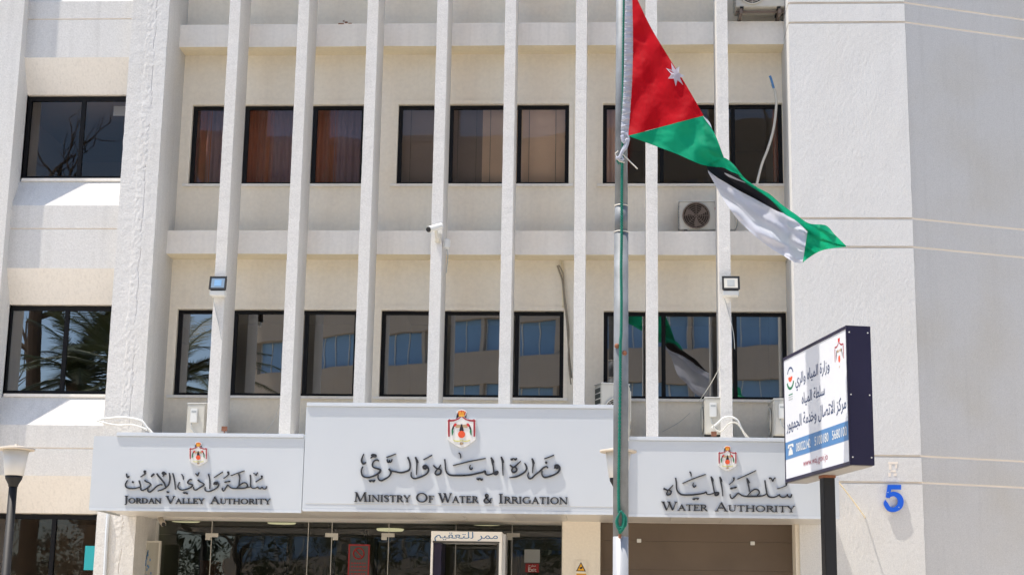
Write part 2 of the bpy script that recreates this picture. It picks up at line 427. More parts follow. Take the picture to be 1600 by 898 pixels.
def window(x0, x1, z0, z1, Yw, mull, gmat, fr=.07, parent=bld, slide=True):
    bm = bmesh.new(); d0, d1 = Yw+.06, Yw+.13
    B(bm, x0, x1, d0, d1, z1-fr, z1-.012); B(bm, x0, x1, d0, d1, z0, z0+fr*.8)
    B(bm, x0, x0+fr, d0, d1, z0+fr*.8, z1-fr); B(bm, x1-fr, x1, d0, d1, z0+fr*.8, z1-fr)
    wd = part('window', bm, M['black'], parent)
    # ragged sealant line under the lintel
    bm = bmesh.new(); xx = x0; pr = None
    while xx < x1+.02:
        hh = random.choice((.002, .004, .009, .011)); q = [bm.verts.new(c) for c in ((min(xx, x1), d0+.01, z1-.0005-hh), (min(xx, x1), d0+.01, z1-.0005))]
        if pr: bm.faces.new((pr[0], q[0], q[1], pr[1]))
        pr = q; xx += random.uniform(.02, .12)
    part('sealant', bm, M['pfr'], wd)
    xs = [x0+fr]+[v for v in mull]+[x1-fr]
    for v in mull: part('mullion', box(v-.035, v+.035, d0-.006, d1, z0+fr*.8+.001, z1-fr-.001), M['black'], wd)
    for a, b in zip(xs, xs[1:]):
        a2 = a+(.035 if a in mull else 0); b2 = b-(.035 if b in mull else 0)
        bm = bmesh.new(); tl = random.uniform(-.004, .004); tz = random.uniform(-.003, .003)
        vs = [bm.verts.new(c) for c in ((a2, d0+.03-tl, z0+fr*.8), (b2, d0+.03+tl, z0+fr*.8), (b2, d0+.03+tl+tz, z1-fr), (a2, d0+.03-tl+tz, z1-fr))]
        bm.faces.new(vs); part('pane', bm, gmat, wd)
    return wd
mul = [[(383, 490), (704, 811), (1034, 1146)], [(364, 476), (694, 807), (1037, 1149)]]
for r in (0, 1):
    for (a, b), mm in zip(OP[r], mul[r]):
        window(a, b, rows[r][1], rows[r][0], YW, [X(v, ym[r], YW) for v in mm], M['gl_up' if r == 0 else 'gl_lo'])

# rooms behind the glass
bm = bmesh.new()
B(bm, -14, 8, 33, 33.2, 0, ZTOP)
for zt, zb_ in LZ: B(bm, -14, 7.2, YW+.25, 33, zb_-.05, zb_+.25)
for x in (X(590, 225, YW)-.1, X(915, 225, YW)): B(bm, x-.08, x+.08, YW+.3, 32.99, LZ[3][0]+.3, ZTOP-.2)
part('room', bm, M['room'], bld)
cl = bpy.data.objects
zc = LZ[2][1]-.05-.012
# lit ceiling lamps of the lower office floor
bm0 = box(-.6, .6, -.15, .15, -.03, 0)
first = None
for k, (px, yy, Yd) in enumerate(((505, 0, 28.9), (550, 0, 30.4), (440, 0, 30.2), (740, 0, 29.6), (1030, 0, 30.6))):
    xx = X(px, 500, Yd)
    if first is None:
        first = part('office_ceiling_lamp', bm0, M['lampon']); o = first
    else: o = first.copy(); COL.objects.link(o)
    o.location = (xx, Yd, zc); o['category'] = 'ceiling lamp'; o['group'] = 'lit ceiling lamps behind the lower office windows'
    o['label'] = ('lit office ceiling lamp seen faintly between the second and third fins, nearer the glass', 'lit office ceiling lamp farther back, just left of the third fin', 'lit office ceiling lamp seen faintly beside the second fin', 'lit office ceiling lamp seen faintly in the lower middle window', 'lit office ceiling lamp seen faintly right of the flagpole')[k]

# ---- left bay: sloping sills, spandrels and inclined soffits
lx1 = cx0; Ys = YF+.21; Yw2 = YF+.50
c0x1 = X(9, 350, YF)         # right edge of the column at the frame edge
part('column', box(c0x1-.62, c0x1, YF, YW, 0, ZTOP), M['white'], bld, label='far left column at the edge of the picture')
def zl(y, Y): return Z(110, y, Y)
sp = []
wz = [(zl(148.5, Yw2), zl(280, Yw2)), (zl(476, Yw2), zl(616, Yw2)), (zl(802, Yw2), .3)]
faces = [(None, zl(90, Ys)), (zl(321, Ys), zl(419, Ys)), (zl(664, Ys), zl(743, Ys))]
for k, ((ft, fb), (wt, wb)) in enumerate(zip(faces, wz)):
    if ft is None: ft = fb+1.05
    up = wz[k-1][1] if k else wt+dzf-1.43
    gz = [zl(30.5, Ys), zl(357.5, Ys), zl(700, Ys)][k]; g = .012
    bm = bmesh.new()
    prism(bm, [(Ys, fb), (Ys, gz-g), (Yw2+.3, gz-g), (Yw2+.3, wt+.003), (Yw2, wt+.003)], c0x1, lx1)
    prism(bm, [(Ys, gz+g), (Ys, ft), (Yw2-.03, up-.05), (Yw2+.3, up-.05), (Yw2+.3, gz+g)], c0x1, lx1)
    spo = part('spandrel', bm, [M['white'], M['drip']], bld)
    for pg in spo.data.polygons:
        if pg.normal.z < -.15: pg.material_index = 1
    part('groove_liner', box(c0x1, lx1, Ys+.014, Yw2+.29, gz-g, gz+g), M['groove'], bld)
    part('sill', box(c0x1+.04, lx1, Yw2-.06, Yw2+.2, up-.05, up), M['ledge'], bld)
for k, ((wt, wb), my) in enumerate(zip(wz, (125, 99, 80))):
    yy = (215, 545, 850)[k]
    xa = X((35, 4, -30)[k], yy, Yw2)
    if k < 2: part('window_reveal', box(c0x1, xa, Yw2-.01, Yw2+.3, wb, wt), M['cream'], bld)
    window(xa, lx1, wb, wt, Yw2, [X(my, yy, Yw2)], M['gl_up' if k == 0 else 'gl_lo'] if k < 2 else M['gl_up'], fr=.09)
bm = bmesh.new(); B(bm, c0x1-3, lx1, 31, 31.2, 0, ZTOP)
for (wt, wb) in wz: B(bm, c0x1-3, lx1, Yw2+.31, 31, wt+.1, wt+.4)
B(bm, c0x1-.62, c0x1-.5, YW, 31, 0, ZTOP)
part('room', bm, M['room'], bld)
bm = bmesh.new(); B(bm, c0x1-14, c0x1-.62, YF+.3, YW+2, 0, ZTOP)
part('wing_wall', bm, M['white'], bld)
# roof slab that closes the top
part('roof', box(c0x1-14, bx1+SL, YW-.2, 34, ZTOP+.001, ZTOP+.4), M['ledge'], bld)

# ------------------------------------------------------------------ canopy
zcb = Z(700, 799.5, YC)
ca0, ca1 = X(137.5, 793, YC), X(1309, 808, YC)
bm = bmesh.new(); B(bm, ca0+.05, ca1-.03, YC+.06, YF-.001, zcb+.03, zcb+.8)
B(bm, cx1+.001, bx0-.001, YF-.001, YG+.2, zcb+.03, zcb+.8)
part('canopy_slab', bm, M['ledge'], bld)
ns = 14
for k in range(ns):
    a = ca0+.05+(ca1-ca0-.08)*k/ns; b = ca0+.05+(ca1-ca0-.08)*(k+1)/ns
    part('soffit_panel', box(a+.004, b-.004, YC+.05, YF-.02, zcb+.006, zcb+.029), M['soffit'], bld)
bm0 = None
# glass front and things beneath
gx0, gx1 = X(247, 850, YG), X(878, 850, YG)
ztopg = zcb+.03
part('pillar', box(X(878.5, 850, YF+.1), X(938, 850, YF+.1), YF+.1, YG+.3, 0, ztopg), M['pill'], bld, label='beige pillar beside the glass front')
part('pillar', box(X(1243, 850, YF+.05), bx0+.02, YF+.04, YG+.3, 0, ztopg), M['pill'], bld)
px0, px1 = X(938.5, 850, YF+.5), X(1244, 850, YF+.5)
zs1, zs2 = Z(1000, 844.5, YF+.5), Z(1000, 889, YF+.5)
for z0, z1 in ((zs1+.0015, ztopg), (zs2+.0015, zs1-.0015), (0, zs2-.0015)):
    part('board', box(px0, px1, YF+.5, YF+.56, z0, z1), M['brown'], bld)
for px, py in ((998.5, 844), (1176, 848)):
    c = P(px, py, YF+.48); part('fixing_plate', box(c.x-.035, c.x+.035, YF+.47, YF+.499, c.z-.03, c.z+.03, .004), M['wht'], bld)
door_x = [gx0, X(330, 850, YG), X(481, 850, YG), X(518, 850, YG), X(607, 850, YG), X(712, 850, YG), X(800, 850, YG), gx1]
gf = root('glass_shopfront', 'frameless tinted glass entrance front under the canopy', 'glass doors', ((gx0+gx1)/2, YG, FLOOR))
ztr = Z(600, 838.5, YG)
for a, b in zip(door_x, door_x[1:]):
    for z0, z1 in ((FLOOR, ztr-.006), (ztr+.006, ztopg)):
        bm = bmesh.new(); bm.faces.new([bm.verts.new(c) for c in ((a+.006, YG, z0), (b-.006, YG, z0), (b-.006, YG, z1), (a+.006, YG, z1))])
        part('pane', bm, M['gl_door'], gf)
    part('glass_edge', box(b-.005, b+.005, YG-.008, YG+.008, FLOOR, ztopg-.002), M['offw'], gf)
for px, s in ((331.5, 1), (518.5, -1), (606.5, 1), (802, 1)):
    c = P(px, 838, YG); bm = bmesh.new()
    B(bm, c.x-.11, c.x+.11, YG-.03, YG-.009, c.z-.005, c.z+.06)
    B(bm, c.x-.11 if s > 0 else c.x+.02, c.x-.02 if s > 0 else c.x+.11, YG-.03, YG-.009, c.z-.055, c.z-.006)
    part('patch_fitting', bm, M['offw'], gf)
part('side_jamb', box(gx0-.05, gx0-.001, YG-.03, YG+.05, FLOOR, ztopg-.002), M['wht'], gf)
# lobby
bm = bmesh.new()
B(bm, gx0-.3, bx0, 33.01, 33.2, FLOOR, ztopg+.4); B(bm, gx0-.3, bx0, YG+.05, 33, FLOOR-.3, FLOOR-.004)
B(bm, gx0-.3, gx1+.5, YG+.21, 33, ztopg+.1, ztopg+.3); B(bm, gx0-.5, gx0-.3, YG+.05, 33, FLOOR, ztopg+.1)
B(bm, gx1+.3, gx1+.5, YG+.31, 33, FLOOR, ztopg+.1)
part('lobby', bm, M['roomd'], bld)
for k, (px, Yd) in enumerate(((290, 28.6), (440, 28.8), (575, 28.2), (610, 30.5), (760, 28.4))):
    x = X(px, 815, Yd); bm = bmesh.new(); lathe(bm, [(.24, ztopg+.06), (.26, ztopg+.08), (.26, ztopg+.099)], 20, (x, Yd))
    tag(part('lobby_ceiling_lamp', bm, M['lampon']), ('round ceiling lamp in the lobby nearest the left column', 'round lobby ceiling lamp between the first two glass clips', 'round lobby ceiling lamp just inside above the red notice', 'round lobby ceiling lamp farthest back near the red notice', 'round lobby ceiling lamp above the white gate')[k], 'ceiling lamp', 'round lamps on the lobby ceiling')
cb = root('reception_desk', 'dark reddish wooden reception desk dimly seen inside behind the left door', 'desk', (X(300, 880, 29.5), 29.5, FLOOR))
part('desk_front', box(-.9, .9, 0, .06, 0, 1.5), M['wood'], cb, world=False)
part('desk_top', box(-.95, .95, -.05, .6, 1.501, 1.55), M['wood'], cb, world=False)
part('monitor', box(.1, .55, .2, .24, 1.6, 1.9), M['wood'], cb, world=False)
for k, (px, Yd, w_, h_) in enumerate(((410, 30.8, .5, 2.2), (545, 31.0, .35, 2.6), (640, 31.5, .7, 2.4), (850, 30, .5, 2.1))):
    r_ = root('door_frame', ('dark doorway frame deep in the lobby left of the middle', 'narrow dark doorway frame deep in the lobby by the red notice',
              'wide dark doorway frame deep in the lobby left of the white gate', 'dark doorway frame deep in the lobby behind the exit notice')[k], 'door frame', (X(px, 860, Yd), Yd, FLOOR))
    part('jamb', box(-w_, -w_+.07, 0, .1, 0, h_), M['notg'], r_, world=False); part('jamb', box(w_-.07, w_, 0, .1, 0, h_), M['notg'], r_, world=False)
    part('head', box(-w_, w_, .001, .099, h_+.001, h_+.08), M['notg'], r_, world=False)
# entrance podium and steps
st = root('entrance_steps', 'stone steps up to the glass entrance below the frame', 'steps', (0, 24, 0))
for k in range(5): part('step', box(ca0+.9, ca1-1.2, 24.6-.32*(4-k), 27.28 if k == 4 else 24.6-.32*(3-k)-.001, .141, .141+.152*(k+1)), M['pave'], st)

# ------------------------------------------------------------------ lettering tools
TH = .026
def stroke_group(parent, name, strokes, conv, Yp, off):
    for i, s in enumerate(strokes):
        bm = bmesh.new(); pts = []
        for (x, y, wd) in s:
            px, py, sc = conv(x, y); p = P(px, py, Yp-TH); q = P(px+wd*sc*1.1, py, Yp-TH); pts.append((p.x, p.z, max(.012, (q-p).length)))
        ribbon(bm, pts, Yp-TH-.0006*((i % 5)+1), Yp-.001); part(name, bm, M['letter'], parent)
T_, t_ = .17, .075     # thick and thin strokes of the serif alphabet (unit cap height)
def glyph(c):
    "list of strokes [(x, y, w) ...] with a smooth flag, and the advance"
    S = []; A = S.append
    def ser(x, y, w=.30): A(([(x-w/2, y, .055), (x+w/2, y, .055)], 0))
    def bar(x0, y0, x1, y1, w): A(([(x0, y0, w), (x1, y1, w)], 0))
    def stem(x, w=T_): bar(x, .02, x, .98, w); ser(x, .028); ser(x, .972)
    if c == 'I': stem(.17); return S, .40
    if c == 'M':
        bar(.12, .02, .20, .98, t_); bar(.20, .95, .52, .05, T_); bar(.52, .05, .84, .95, t_); bar(.86, .98, .94, .02, T_)
        ser(.12, .028, .24); ser(.94, .028, .28); ser(.16, .972, .2); ser(.9, .972, .2); return S, 1.12
    if c == 'N':
        bar(.14, .02, .14, .95, t_); bar(.14, .95, .76, .05, T_); bar(.77, .02, .77, .98, t_); ser(.14, .028, .26); ser(.10, .972, .22); ser(.77, .972, .26); return S, .94
    if c == 'S':
        A(([(.50, .72, .05), (.47, .90, .09), (.30, .96, .08), (.12, .88, .11), (.10, .70, .15), (.28, .54, .18), (.46, .38, .17), (.47, .16, .12), (.30, .05, .08), (.12, .09, .08), (.07, .28, .05)], 1)); return S, .62
    if c == 'T': bar(.36, .02, .36, .94, T_); ser(.36, .028); bar(.03, .95, .69, .95, .075); bar(.04, .98, .04, .80, .05); bar(.68, .98, .68, .80, .05); return S, .74
    if c == 'R':
        stem(.17); A(([(.2, .94, .06), (.42, .94, .08), (.58, .82, .15), (.56, .62, .13), (.40, .52, .07), (.2, .5, .06)], 1)); bar(.38, .50, .70, .04, T_*.9); ser(.70, .028, .2); return S, .78
    if c == 'Y':
        bar(.10, .95, .40, .48, T_); bar(.68, .95, .42, .48, t_); bar(.41, .02, .41, .5, T_); ser(.12, .972, .26); ser(.68, .972, .22); ser(.41, .028); return S, .80
    if c in 'OG':
        n = 20; pts = []
        a0, a1 = (0, 2*math.pi) if c == 'O' else (.75, 2*math.pi-.35)
        for i in range(n+1):
            a = a0+(a1-a0)*i/n; pts.append((.47+.38*math.cos(a), .5+.46*math.sin(a), .07+.11*abs(math.cos(a))**1.5 if not (c == 'G' and math.cos(a) > .3) else .07))
        A((pts, 0))
        if c == 'G': bar(.80, .05, .80, .45, .14); ser(.78, .45, .28); bar(.76, .78, .78, .95, .05)
        return S, .96
    if c == 'F': stem(.17); bar(.2, .95, .60, .95, .065); bar(.60, .98, .60, .78, .05); bar(.2, .52, .46, .52, .065); bar(.46, .62, .46, .42, .05); return S, .66
    if c == 'E': stem(.17); bar(.2, .95, .60, .95, .065); bar(.60, .98, .60, .78, .05); bar(.2, .52, .46, .52, .065); bar(.46, .62, .46, .42, .05); bar(.2, .05, .62, .05, .065); bar(.64, .02, .64, .24, .05); return S, .70
    if c == 'L': stem(.17); bar(.2, .05, .58, .05, .065); bar(.60, .02, .60, .26, .05); return S, .66
    if c == 'W':
        bar(.10, .95, .36, .04, T_); bar(.36, .04, .58, .9, t_); bar(.54, .95, .80, .04, T_); bar(.80, .04, 1.04, .95, t_); ser(.10, .972, .26); ser(.52, .972, .24); ser(1.04, .972, .22); return S, 1.16
    if c == 'V': bar(.10, .95, .42, .04, T_); bar(.42, .04, .72, .95, t_); ser(.10, .972, .26); ser(.72, .972, .24); return S, .84
    if c == 'A': bar(.10, .03, .40, .96, t_); bar(.40, .98, .72, .03, T_); bar(.22, .36, .60, .36, .065); ser(.10, .028, .24); ser(.72, .028, .28); return S, .84
    if c == 'J': bar(.22, .98, .22, .12, T_); A(([(.22, .14, .16), (.19, -.08, .12), (.06, -.16, .08)], 1)); ser(.22, .972); return S, .42
    if c == 'D': stem(.17); A(([(.2, .95, .06), (.45, .94, .09), (.70, .78, .15), (.76, .5, .18), (.70, .22, .15), (.45, .06, .09), (.2, .05, .06)], 1)); return S, .92
    if c == 'H': stem(.17); stem(.75); bar(.2, .5, .72, .5, .065); return S, .94
    if c == 'U': A(([(.17, .95, T_), (.17, .5, T_), (.18, .22, .15), (.40, .05, .1), (.62, .2, .08), (.65, .5, .07), (.65, .95, .07)], 1)); ser(.17, .972); ser(.66, .972, .24); return S, .84
    if c == '&': A(([(.86, .50, .05), (.74, .22, .08), (.5, .05, .10), (.22, .06, .13), (.10, .26, .16), (.24, .48, .13), (.50, .66, .12), (.52, .86, .10), (.38, .96, .08), (.24, .84, .14), (.30, .62, .15), (.56, .30, .16), (.84, .04, .14)], 1)); ser(.86, .5, .26); return S, .98
    return S, .4
def word(parent, txt, xa, ya, xb, yb, cap, small, Yp):
    "small-capital word: xa..xb in photo pixels along the baseline, heights in pixels"
    adv = []
    for i, c in enumerate(txt): adv.append(glyph(c.upper())[1]*(cap if c.isupper() or c == '&' else small))
    k = (xb-xa)/(sum(adv)-.08*cap); u = 0
    for i, c in enumerate(txt):
        h = cap if c.isupper() or c == '&' else small; S, _ = glyph(c.upper()); bm = bmesh.new()
        for j, (pts, sm) in enumerate(S):
            q = []
            for x, y, wd in pts:
                px = xa+u+x*h*k; py = ya+(yb-ya)*(px-xa)/(xb-xa)-y*h; p = P(px, py, Yp-TH); r = P(px+wd*h*1.12, py, Yp-TH); q.append((p.x, p.z, (r-p).length))
            ribbon(bm, q, Yp-TH-.0005*(j+1), Yp-.001, bool(sm))
        part('letter', bm, M['letter'], parent); u += adv[i]*k
def poly(parent, name, pts, mat, conv, Yp, d0, d1):
    bm = bmesh.new(); q = [(P(*conv(x, y), Yp).x, P(*conv(x, y), Yp).z) for x, y in pts]
    plate(bm, q, Yp-d0, Yp-d1); bmesh.ops.triangulate(bm, faces=[f for f in bm.faces if len(f.verts) > 4]); return part(name, bm, mat, parent)
def emblem(parent, cx, top, h, Yp, lay=.002, base=TH):
    "royal arms on a white cut-out plate; drawn on the 770x898 grid of a close view"
    s = h/770.0
    cv = lambda x, y: (cx+(x-405)*s, top+(y-40)*s)
    poly(parent, 'emblem_plate', [(405, 30), (470, 50), (510, 90), (490, 150), (460, 190), (520, 235), (620, 235), (690, 240), (700, 290), (690, 640), (640, 690), (560, 740), (470, 795), (405, 812), (340, 795), (250, 740), (170, 690), (118, 640), (108, 290), (118, 240), (190, 235), (290, 235), (350, 190), (320, 150), (300, 90), (340, 50)], M['ewht'], cv, Yp, base, .001)
    b = base; L = [0]
    def q(name, pts, mat, l=1): L[0] += 1; poly(parent, name, pts, mat, cv, Yp, b+lay*l+.0002*L[0], b+.0002)
    q('crown', [(330, 90), (360, 70), (405, 60), (450, 70), (490, 90), (480, 140), (460, 185), (350, 185), (335, 140)], M['red'])
    for x in (345, 385, 425, 465): q('crown_arch', [(x-10, 80), (x+8, 74), (x*.6+405*.4+10, 140), (x*.6+405*.4-12, 140)], M['gold'], 2)
    q('crown_base', [(345, 145), (465, 145), (458, 185), (352, 185)], M['gold'], 2)
    for sx in (1, -1):
        f = lambda P_: [(405+sx*(x-405), y) for x, y in P_]
        q('mantle', f([(405, 190), (440, 190), (520, 240), (620, 250), (655, 235), (690, 265), (680, 300), (650, 290), (560, 280), (480, 250)]), M['mred'])
        q('mantle_fall', f([(645, 290), (680, 300), (684, 470), (676, 590), (645, 590), (642, 470)]), M['mred'])
        q('flag_red', f([(500, 330), (540, 320), (575, 360), (560, 400), (520, 375)]), M['red'])
        q('flag_black', f([(560, 350), (590, 400), (608, 460), (580, 470), (560, 420)]), M['eblk'], 2)
        q('flag_green', f([(575, 440), (608, 465), (605, 560), (590, 560), (570, 500)]), M['egrn'], 3)
        q('wing', f([(420, 350), (505, 345), (530, 400), (500, 415), (430, 400)]), M['tan'], 2)
        q('ribbon', f([(410, 655), (460, 672), (520, 670), (580, 650), (560, 678), (480, 692), (410, 678)]), M['yel'])
    q('eagle', [(390, 340), (420, 340), (435, 400), (450, 470), (405, 500), (360, 470), (375, 400)], M['eblk'])
    q('globe', [(405+72*math.cos(a), 545+72*math.sin(a)) for a in (2*math.pi*k/20 for k in range(20))], M['org'], 3)
    q('star', [(405+(38 if k % 2 else 20)*math.cos(math.pi*k/7), 728+(38 if k % 2 else 20)*math.sin(math.pi*k/7)) for k in range(14)], M['tan'])

# ------------------------------------------------------------------ the three fascia signs
def fascia(label, xl, xr, ytl, ytr, ybl, ybr, Yp, cap):
    a = P(xl[0], ytl, Yp); b = P(xr[0], ytr, Yp); c = P(xr[1], ybr, Yp); d = P(xl[1], ybl, Yp)
    xL = (a.x+d.x)/2; xR = (b.x+c.x)/2; zt = (a.z+b.z)/2; zb_ = (c.z+d.z)/2
    r = root('fascia_sign', label, 'sign', ((xL+xR)/2, Yp, zb_))
    part('panel', box(xL, xR, Yp, Yp+.05, zb_, zt, .004), M['fascia'], r)
    part('bottom_trim', box(xL+.003, xR-.003, Yp-.006, Yp+.04, zb_-.04, zb_-.001), M['cap'], r)
    if cap: part('cap', box(xL+cap[0], xR-cap[1], Yp-.02, Yp+.35, zt+.001, zt+.06, .006), M['cap'], r)
    part('return_side', box(xL-.012, xL-.001, Yp+.03, Yp+1.6, zb_-.02, zt-.01), M['fascia'], r)
    return r
f1 = fascia('low white fascia sign with black lettering over the left end of the entrance', (148.5, 138), (475.5, 471.5), 682.5, 682, 793, 796, YC, (.35, .01))
f2 = fascia('tall white middle fascia sign with the largest emblem over the entrance doors', (480, 472), (980, 980), 636, 637, 794, 799.5, YC-.06, (0, 0))
f3 = fascia('low white fascia sign above the brown boards, right of the flagpole', (981, 981), (1311, 1310), 688.5, 690, 801.5, 807, YC, (.02, .3))
# seam of lower trim on the middle sign
z_ = Z(700, 788.5, YC-.06); part('seam', box(X(478, 788, YC-.06), X(975, 788, YC-.06), YC-.064, YC-.058, z_-.003, z_+.004), M['soffit'], f2)
z1c = lambda x, y: (555+x/8.98, 690+y/8.98, 1/8.98)
z2c = lambda x, y: (715+x/8.98, 690+y/8.98, 1/8.98)
z3c = lambda x, y: (185+x/12.83, 725+y/12.83, 1/12.83)
z4c = lambda x, y: (305+x/12.83, 725+y/12.83, 1/12.83)
z5c = lambda x, y: (1030+x/11.23, 725+y/11.23, 1/11.23)
z6c = lambda x, y: (1135+x/11.23, 725+y/11.23, 1/11.23)
Z1 = [
 [(120,165,8),(100,210,16),(88,260,22),(105,300,24),(135,300,18),(140,275,8)],
 [(330,265,18),(310,250,18),(265,265,16),(240,310,18),(250,350,18),(300,370,20),(345,385,24),(350,410,24),(310,450,22),(230,485,20),(160,497,18),(105,475,20),(85,420,18),(90,370,14),(108,345,6)],
 [(212,226,8),(245,205,18),(285,208,14),(288,182,18),(245,178,24),(222,190,16)],
 [(190,540,8),(210,548,28),(232,538,12),(255,548,30),(280,532,8)],
 [(470,375,24),(495,405,24),(500,435,20),(470,485,18),(420,515,20),(370,540,20),(335,530,18),(318,495,14),(325,460,6)],
 [(490,402,18),(560,415,20),(640,428,22),(720,410,22),(762,380,20),(770,330,18),(762,270,22),(735,210,22)],
 [(435,215,12),(500,192,13),(570,165,10)],
 [(445,240,14),(452,275,18),(470,285,14),(480,255,12),(485,282,16),(505,275,14),(518,238,12)],
 [(845,210,22),(864,290,20),(862,380,16),(857,460,8)], [(846,212,8),(872,255,16),(884,292,8)],
 [(960,378,20),(955,345,26),(985,328,24),(1005,352,24),(985,372,26),(962,372,18)],
 [(1000,330,20),(1028,380,20),(1010,435,20),(950,475,20),(870,505,20),(820,510,18),(785,480,16),(785,420,6)],
 [(955,248,10),(1010,220,13),(1078,182,12)],
 [(1095,325,16),(1130,360,22),(1165,372,20),(1200,315,8)],
 [(1165,370,16),(1200,395,22),(1195,440,22),(1150,460,22),(1120,440,18),(1135,400,16),(1168,372,12)],
 [(1255,240,18),(1262,320,16),(1270,400,18),(1300,445,20),(1350,465,24),(1440,468,24),(1540,468,22)],
]
Z2 = [
 [(80,468,22),(180,460,22),(270,440,22),(340,425,20),(385,408,22),(388,440,22),(420,460,18),(470,450,18),(520,425,20),(565,408,18)],
 [(500,430,26),(535,445,40),(562,430,24),(566,408,14)], [(470,215,20),(488,290,22),(500,350,18),(507,435,18)], [(472,217,8),(498,255,16),(510,290,6)],
 [(15,150,14),(38,175,16),(42,228,8)], [(-66,328,12),(60,297,14),(200,264,14),(392,228,12)],
 [(180,320,6),(168,350,14),(180,382,20),(205,375,12),(207,355,6)],
 [(262,512,10),(290,522,30),(310,508,12),(335,527,30),(354,512,8)],
 [(612,205,22),(630,290,20),(632,380,16),(637,470,6)], [(614,206,8),(636,250,16),(648,290,6)],
 [(735,320,18),(770,350,22),(800,345,20),(885,265,8)], [(795,350,18),(828,370,20),(820,410,22),(778,425,22),(758,395,18),(778,358,14)],
 [(740,238,12),(760,243,28),(785,230,12),(810,243,28),(834,226,8)],
 [(940,295,14),(965,340,22),(965,385,22),(930,430,22),(860,470,20),(800,490,18),(725,498,8)],
 [(1045,230,22),(1060,310,20),(1054,370,16),(1050,435,8)], [(1047,232,8),(1066,265,14),(1078,300,6)],
 [(1265,365,16),(1250,345,16),(1210,355,20),(1150,410,20),(1090,460,20),(1040,505,22),(1000,510,18),(985,470,16),(1000,425,6)],
 [(1225,285,8),(1242,287,34),(1260,287,8)],
 [(1365,372,22),(1372,330,26),(1405,325,22),(1410,358,26),(1382,368,26)],
 [(1400,315,18),(1433,355,22),(1420,410,24),(1370,450,22),(1290,482,22),(1220,495,20),(1185,460,18),(1185,400,8)],
 [(1215,235,12),(1290,208,14),(1352,182,12)],
]
Z3 = [
 [(158,180,8),(165,230,26),(190,262,24),(212,225,12)],
 [(180,315,8),(150,360,16),(135,410,20),(160,460,22),(220,480,24),(320,480,22),(400,460,20),(440,440,18),(430,380,24),(410,320,22)],
 [(265,350,10),(286,352,42),(306,352,10)],
 [(440,430,12),(440,480,18),(465,518,22),(520,505,22),(600,455,22),(645,405,22),(620,370,22),(560,345,24),(520,315,28)],
 [(440,250,8),(490,215,14),(532,185,26),(522,140,40),(548,130,14)],
 [(590,470,12),(585,520,20),(620,555,22),(680,515,22),(760,440,22),(830,405,22),(875,408,24)],
 [(652,250,8),(680,215,34),(716,185,24)],
 [(765,180,26),(800,230,28),(860,300,26),(920,380,24),(940,440,20),(950,472,18)],
 [(1015,170,16),(1028,240,26),(1025,320,22),(1000,410,20),(940,470,20),(860,510,20),(785,532,12)],
 [(885,245,12),(905,205,24),(880,180,30),(905,155,30),(958,185,10)], [(905,208,14),(958,183,10)],
 [(1085,175,20),(1110,260,24),(1125,350,20),(1132,430,16),(1135,500,10)],
 [(970,535,10),(985,560,26),(1012,548,18)],
 [(1470,305,20),(1430,300,18),(1385,350,18),(1400,385,20),(1470,400,24),(1480,425,24),(1440,465,22),(1340,500,22),(1260,510,20),(1200,475,20),(1190,420,16),(1225,350,6)],
 [(1260,195,8),(1295,240,18),(1300,300,8)],
 [(1290,560,10),(1320,570,30),(1345,562,14),(1368,582,30),(1388,570,8)],
]
Z4 = [
 [(0,180,14),(20,200,18),(45,228,18),(58,190,12),(75,155,10)],
 [(-35,450,10),(-30,500,18),(10,510,22),(80,470,22),(172,410,22),(150,375,22),(90,345,24),(50,305,28)],
 [(262,190,22),(285,280,22),(290,380,18),(288,490,8)],
 [(372,405,22),(385,365,26),(425,358,24),(435,385,28),(398,395,30)],
 [(430,340,18),(470,400,22),(440,460,22),(370,505,20),(280,540,22),(215,530,20),(190,500,16),(200,450,6)],
 [(375,262,12),(460,205,14),(550,148,12)], [(565,280,8),(620,240,14),(665,195,22),(652,155,30),(680,150,10)],
 [(710,225,12),(850,172,14),(985,125,12)], [(580,355,10),(610,352,28),(640,345,14),(675,342,28),(700,330,8)],
 [(535,465,12),(540,510,16),(565,530,18),(610,470,20),(650,415,22),(680,440,18),(740,475,22),(860,480,24),(1000,472,22),(1045,430,22),(1020,375,20),(960,370,18),(880,420,18),(830,470,14)],
 [(870,190,26),(890,260,20),(880,340,16),(868,440,14)],
 [(1000,472,18),(1060,455,18),(1108,448,16)],
 [(1100,205,22),(1106,300,18),(1106,400,18),(1115,450,18),(1150,475,18),(1210,470,18),(1250,448,16),(1270,480,16),(1310,485,16),(1338,450,14),(1360,485,18),(1410,488,18),(1432,430,14)],
 [(1165,175,20),(1195,190,14),(1215,218,18),(1235,180,14),(1252,160,20)],
 [(1210,350,8),(1270,310,12),(1330,272,22),(1326,235,28),(1352,232,10)],
]
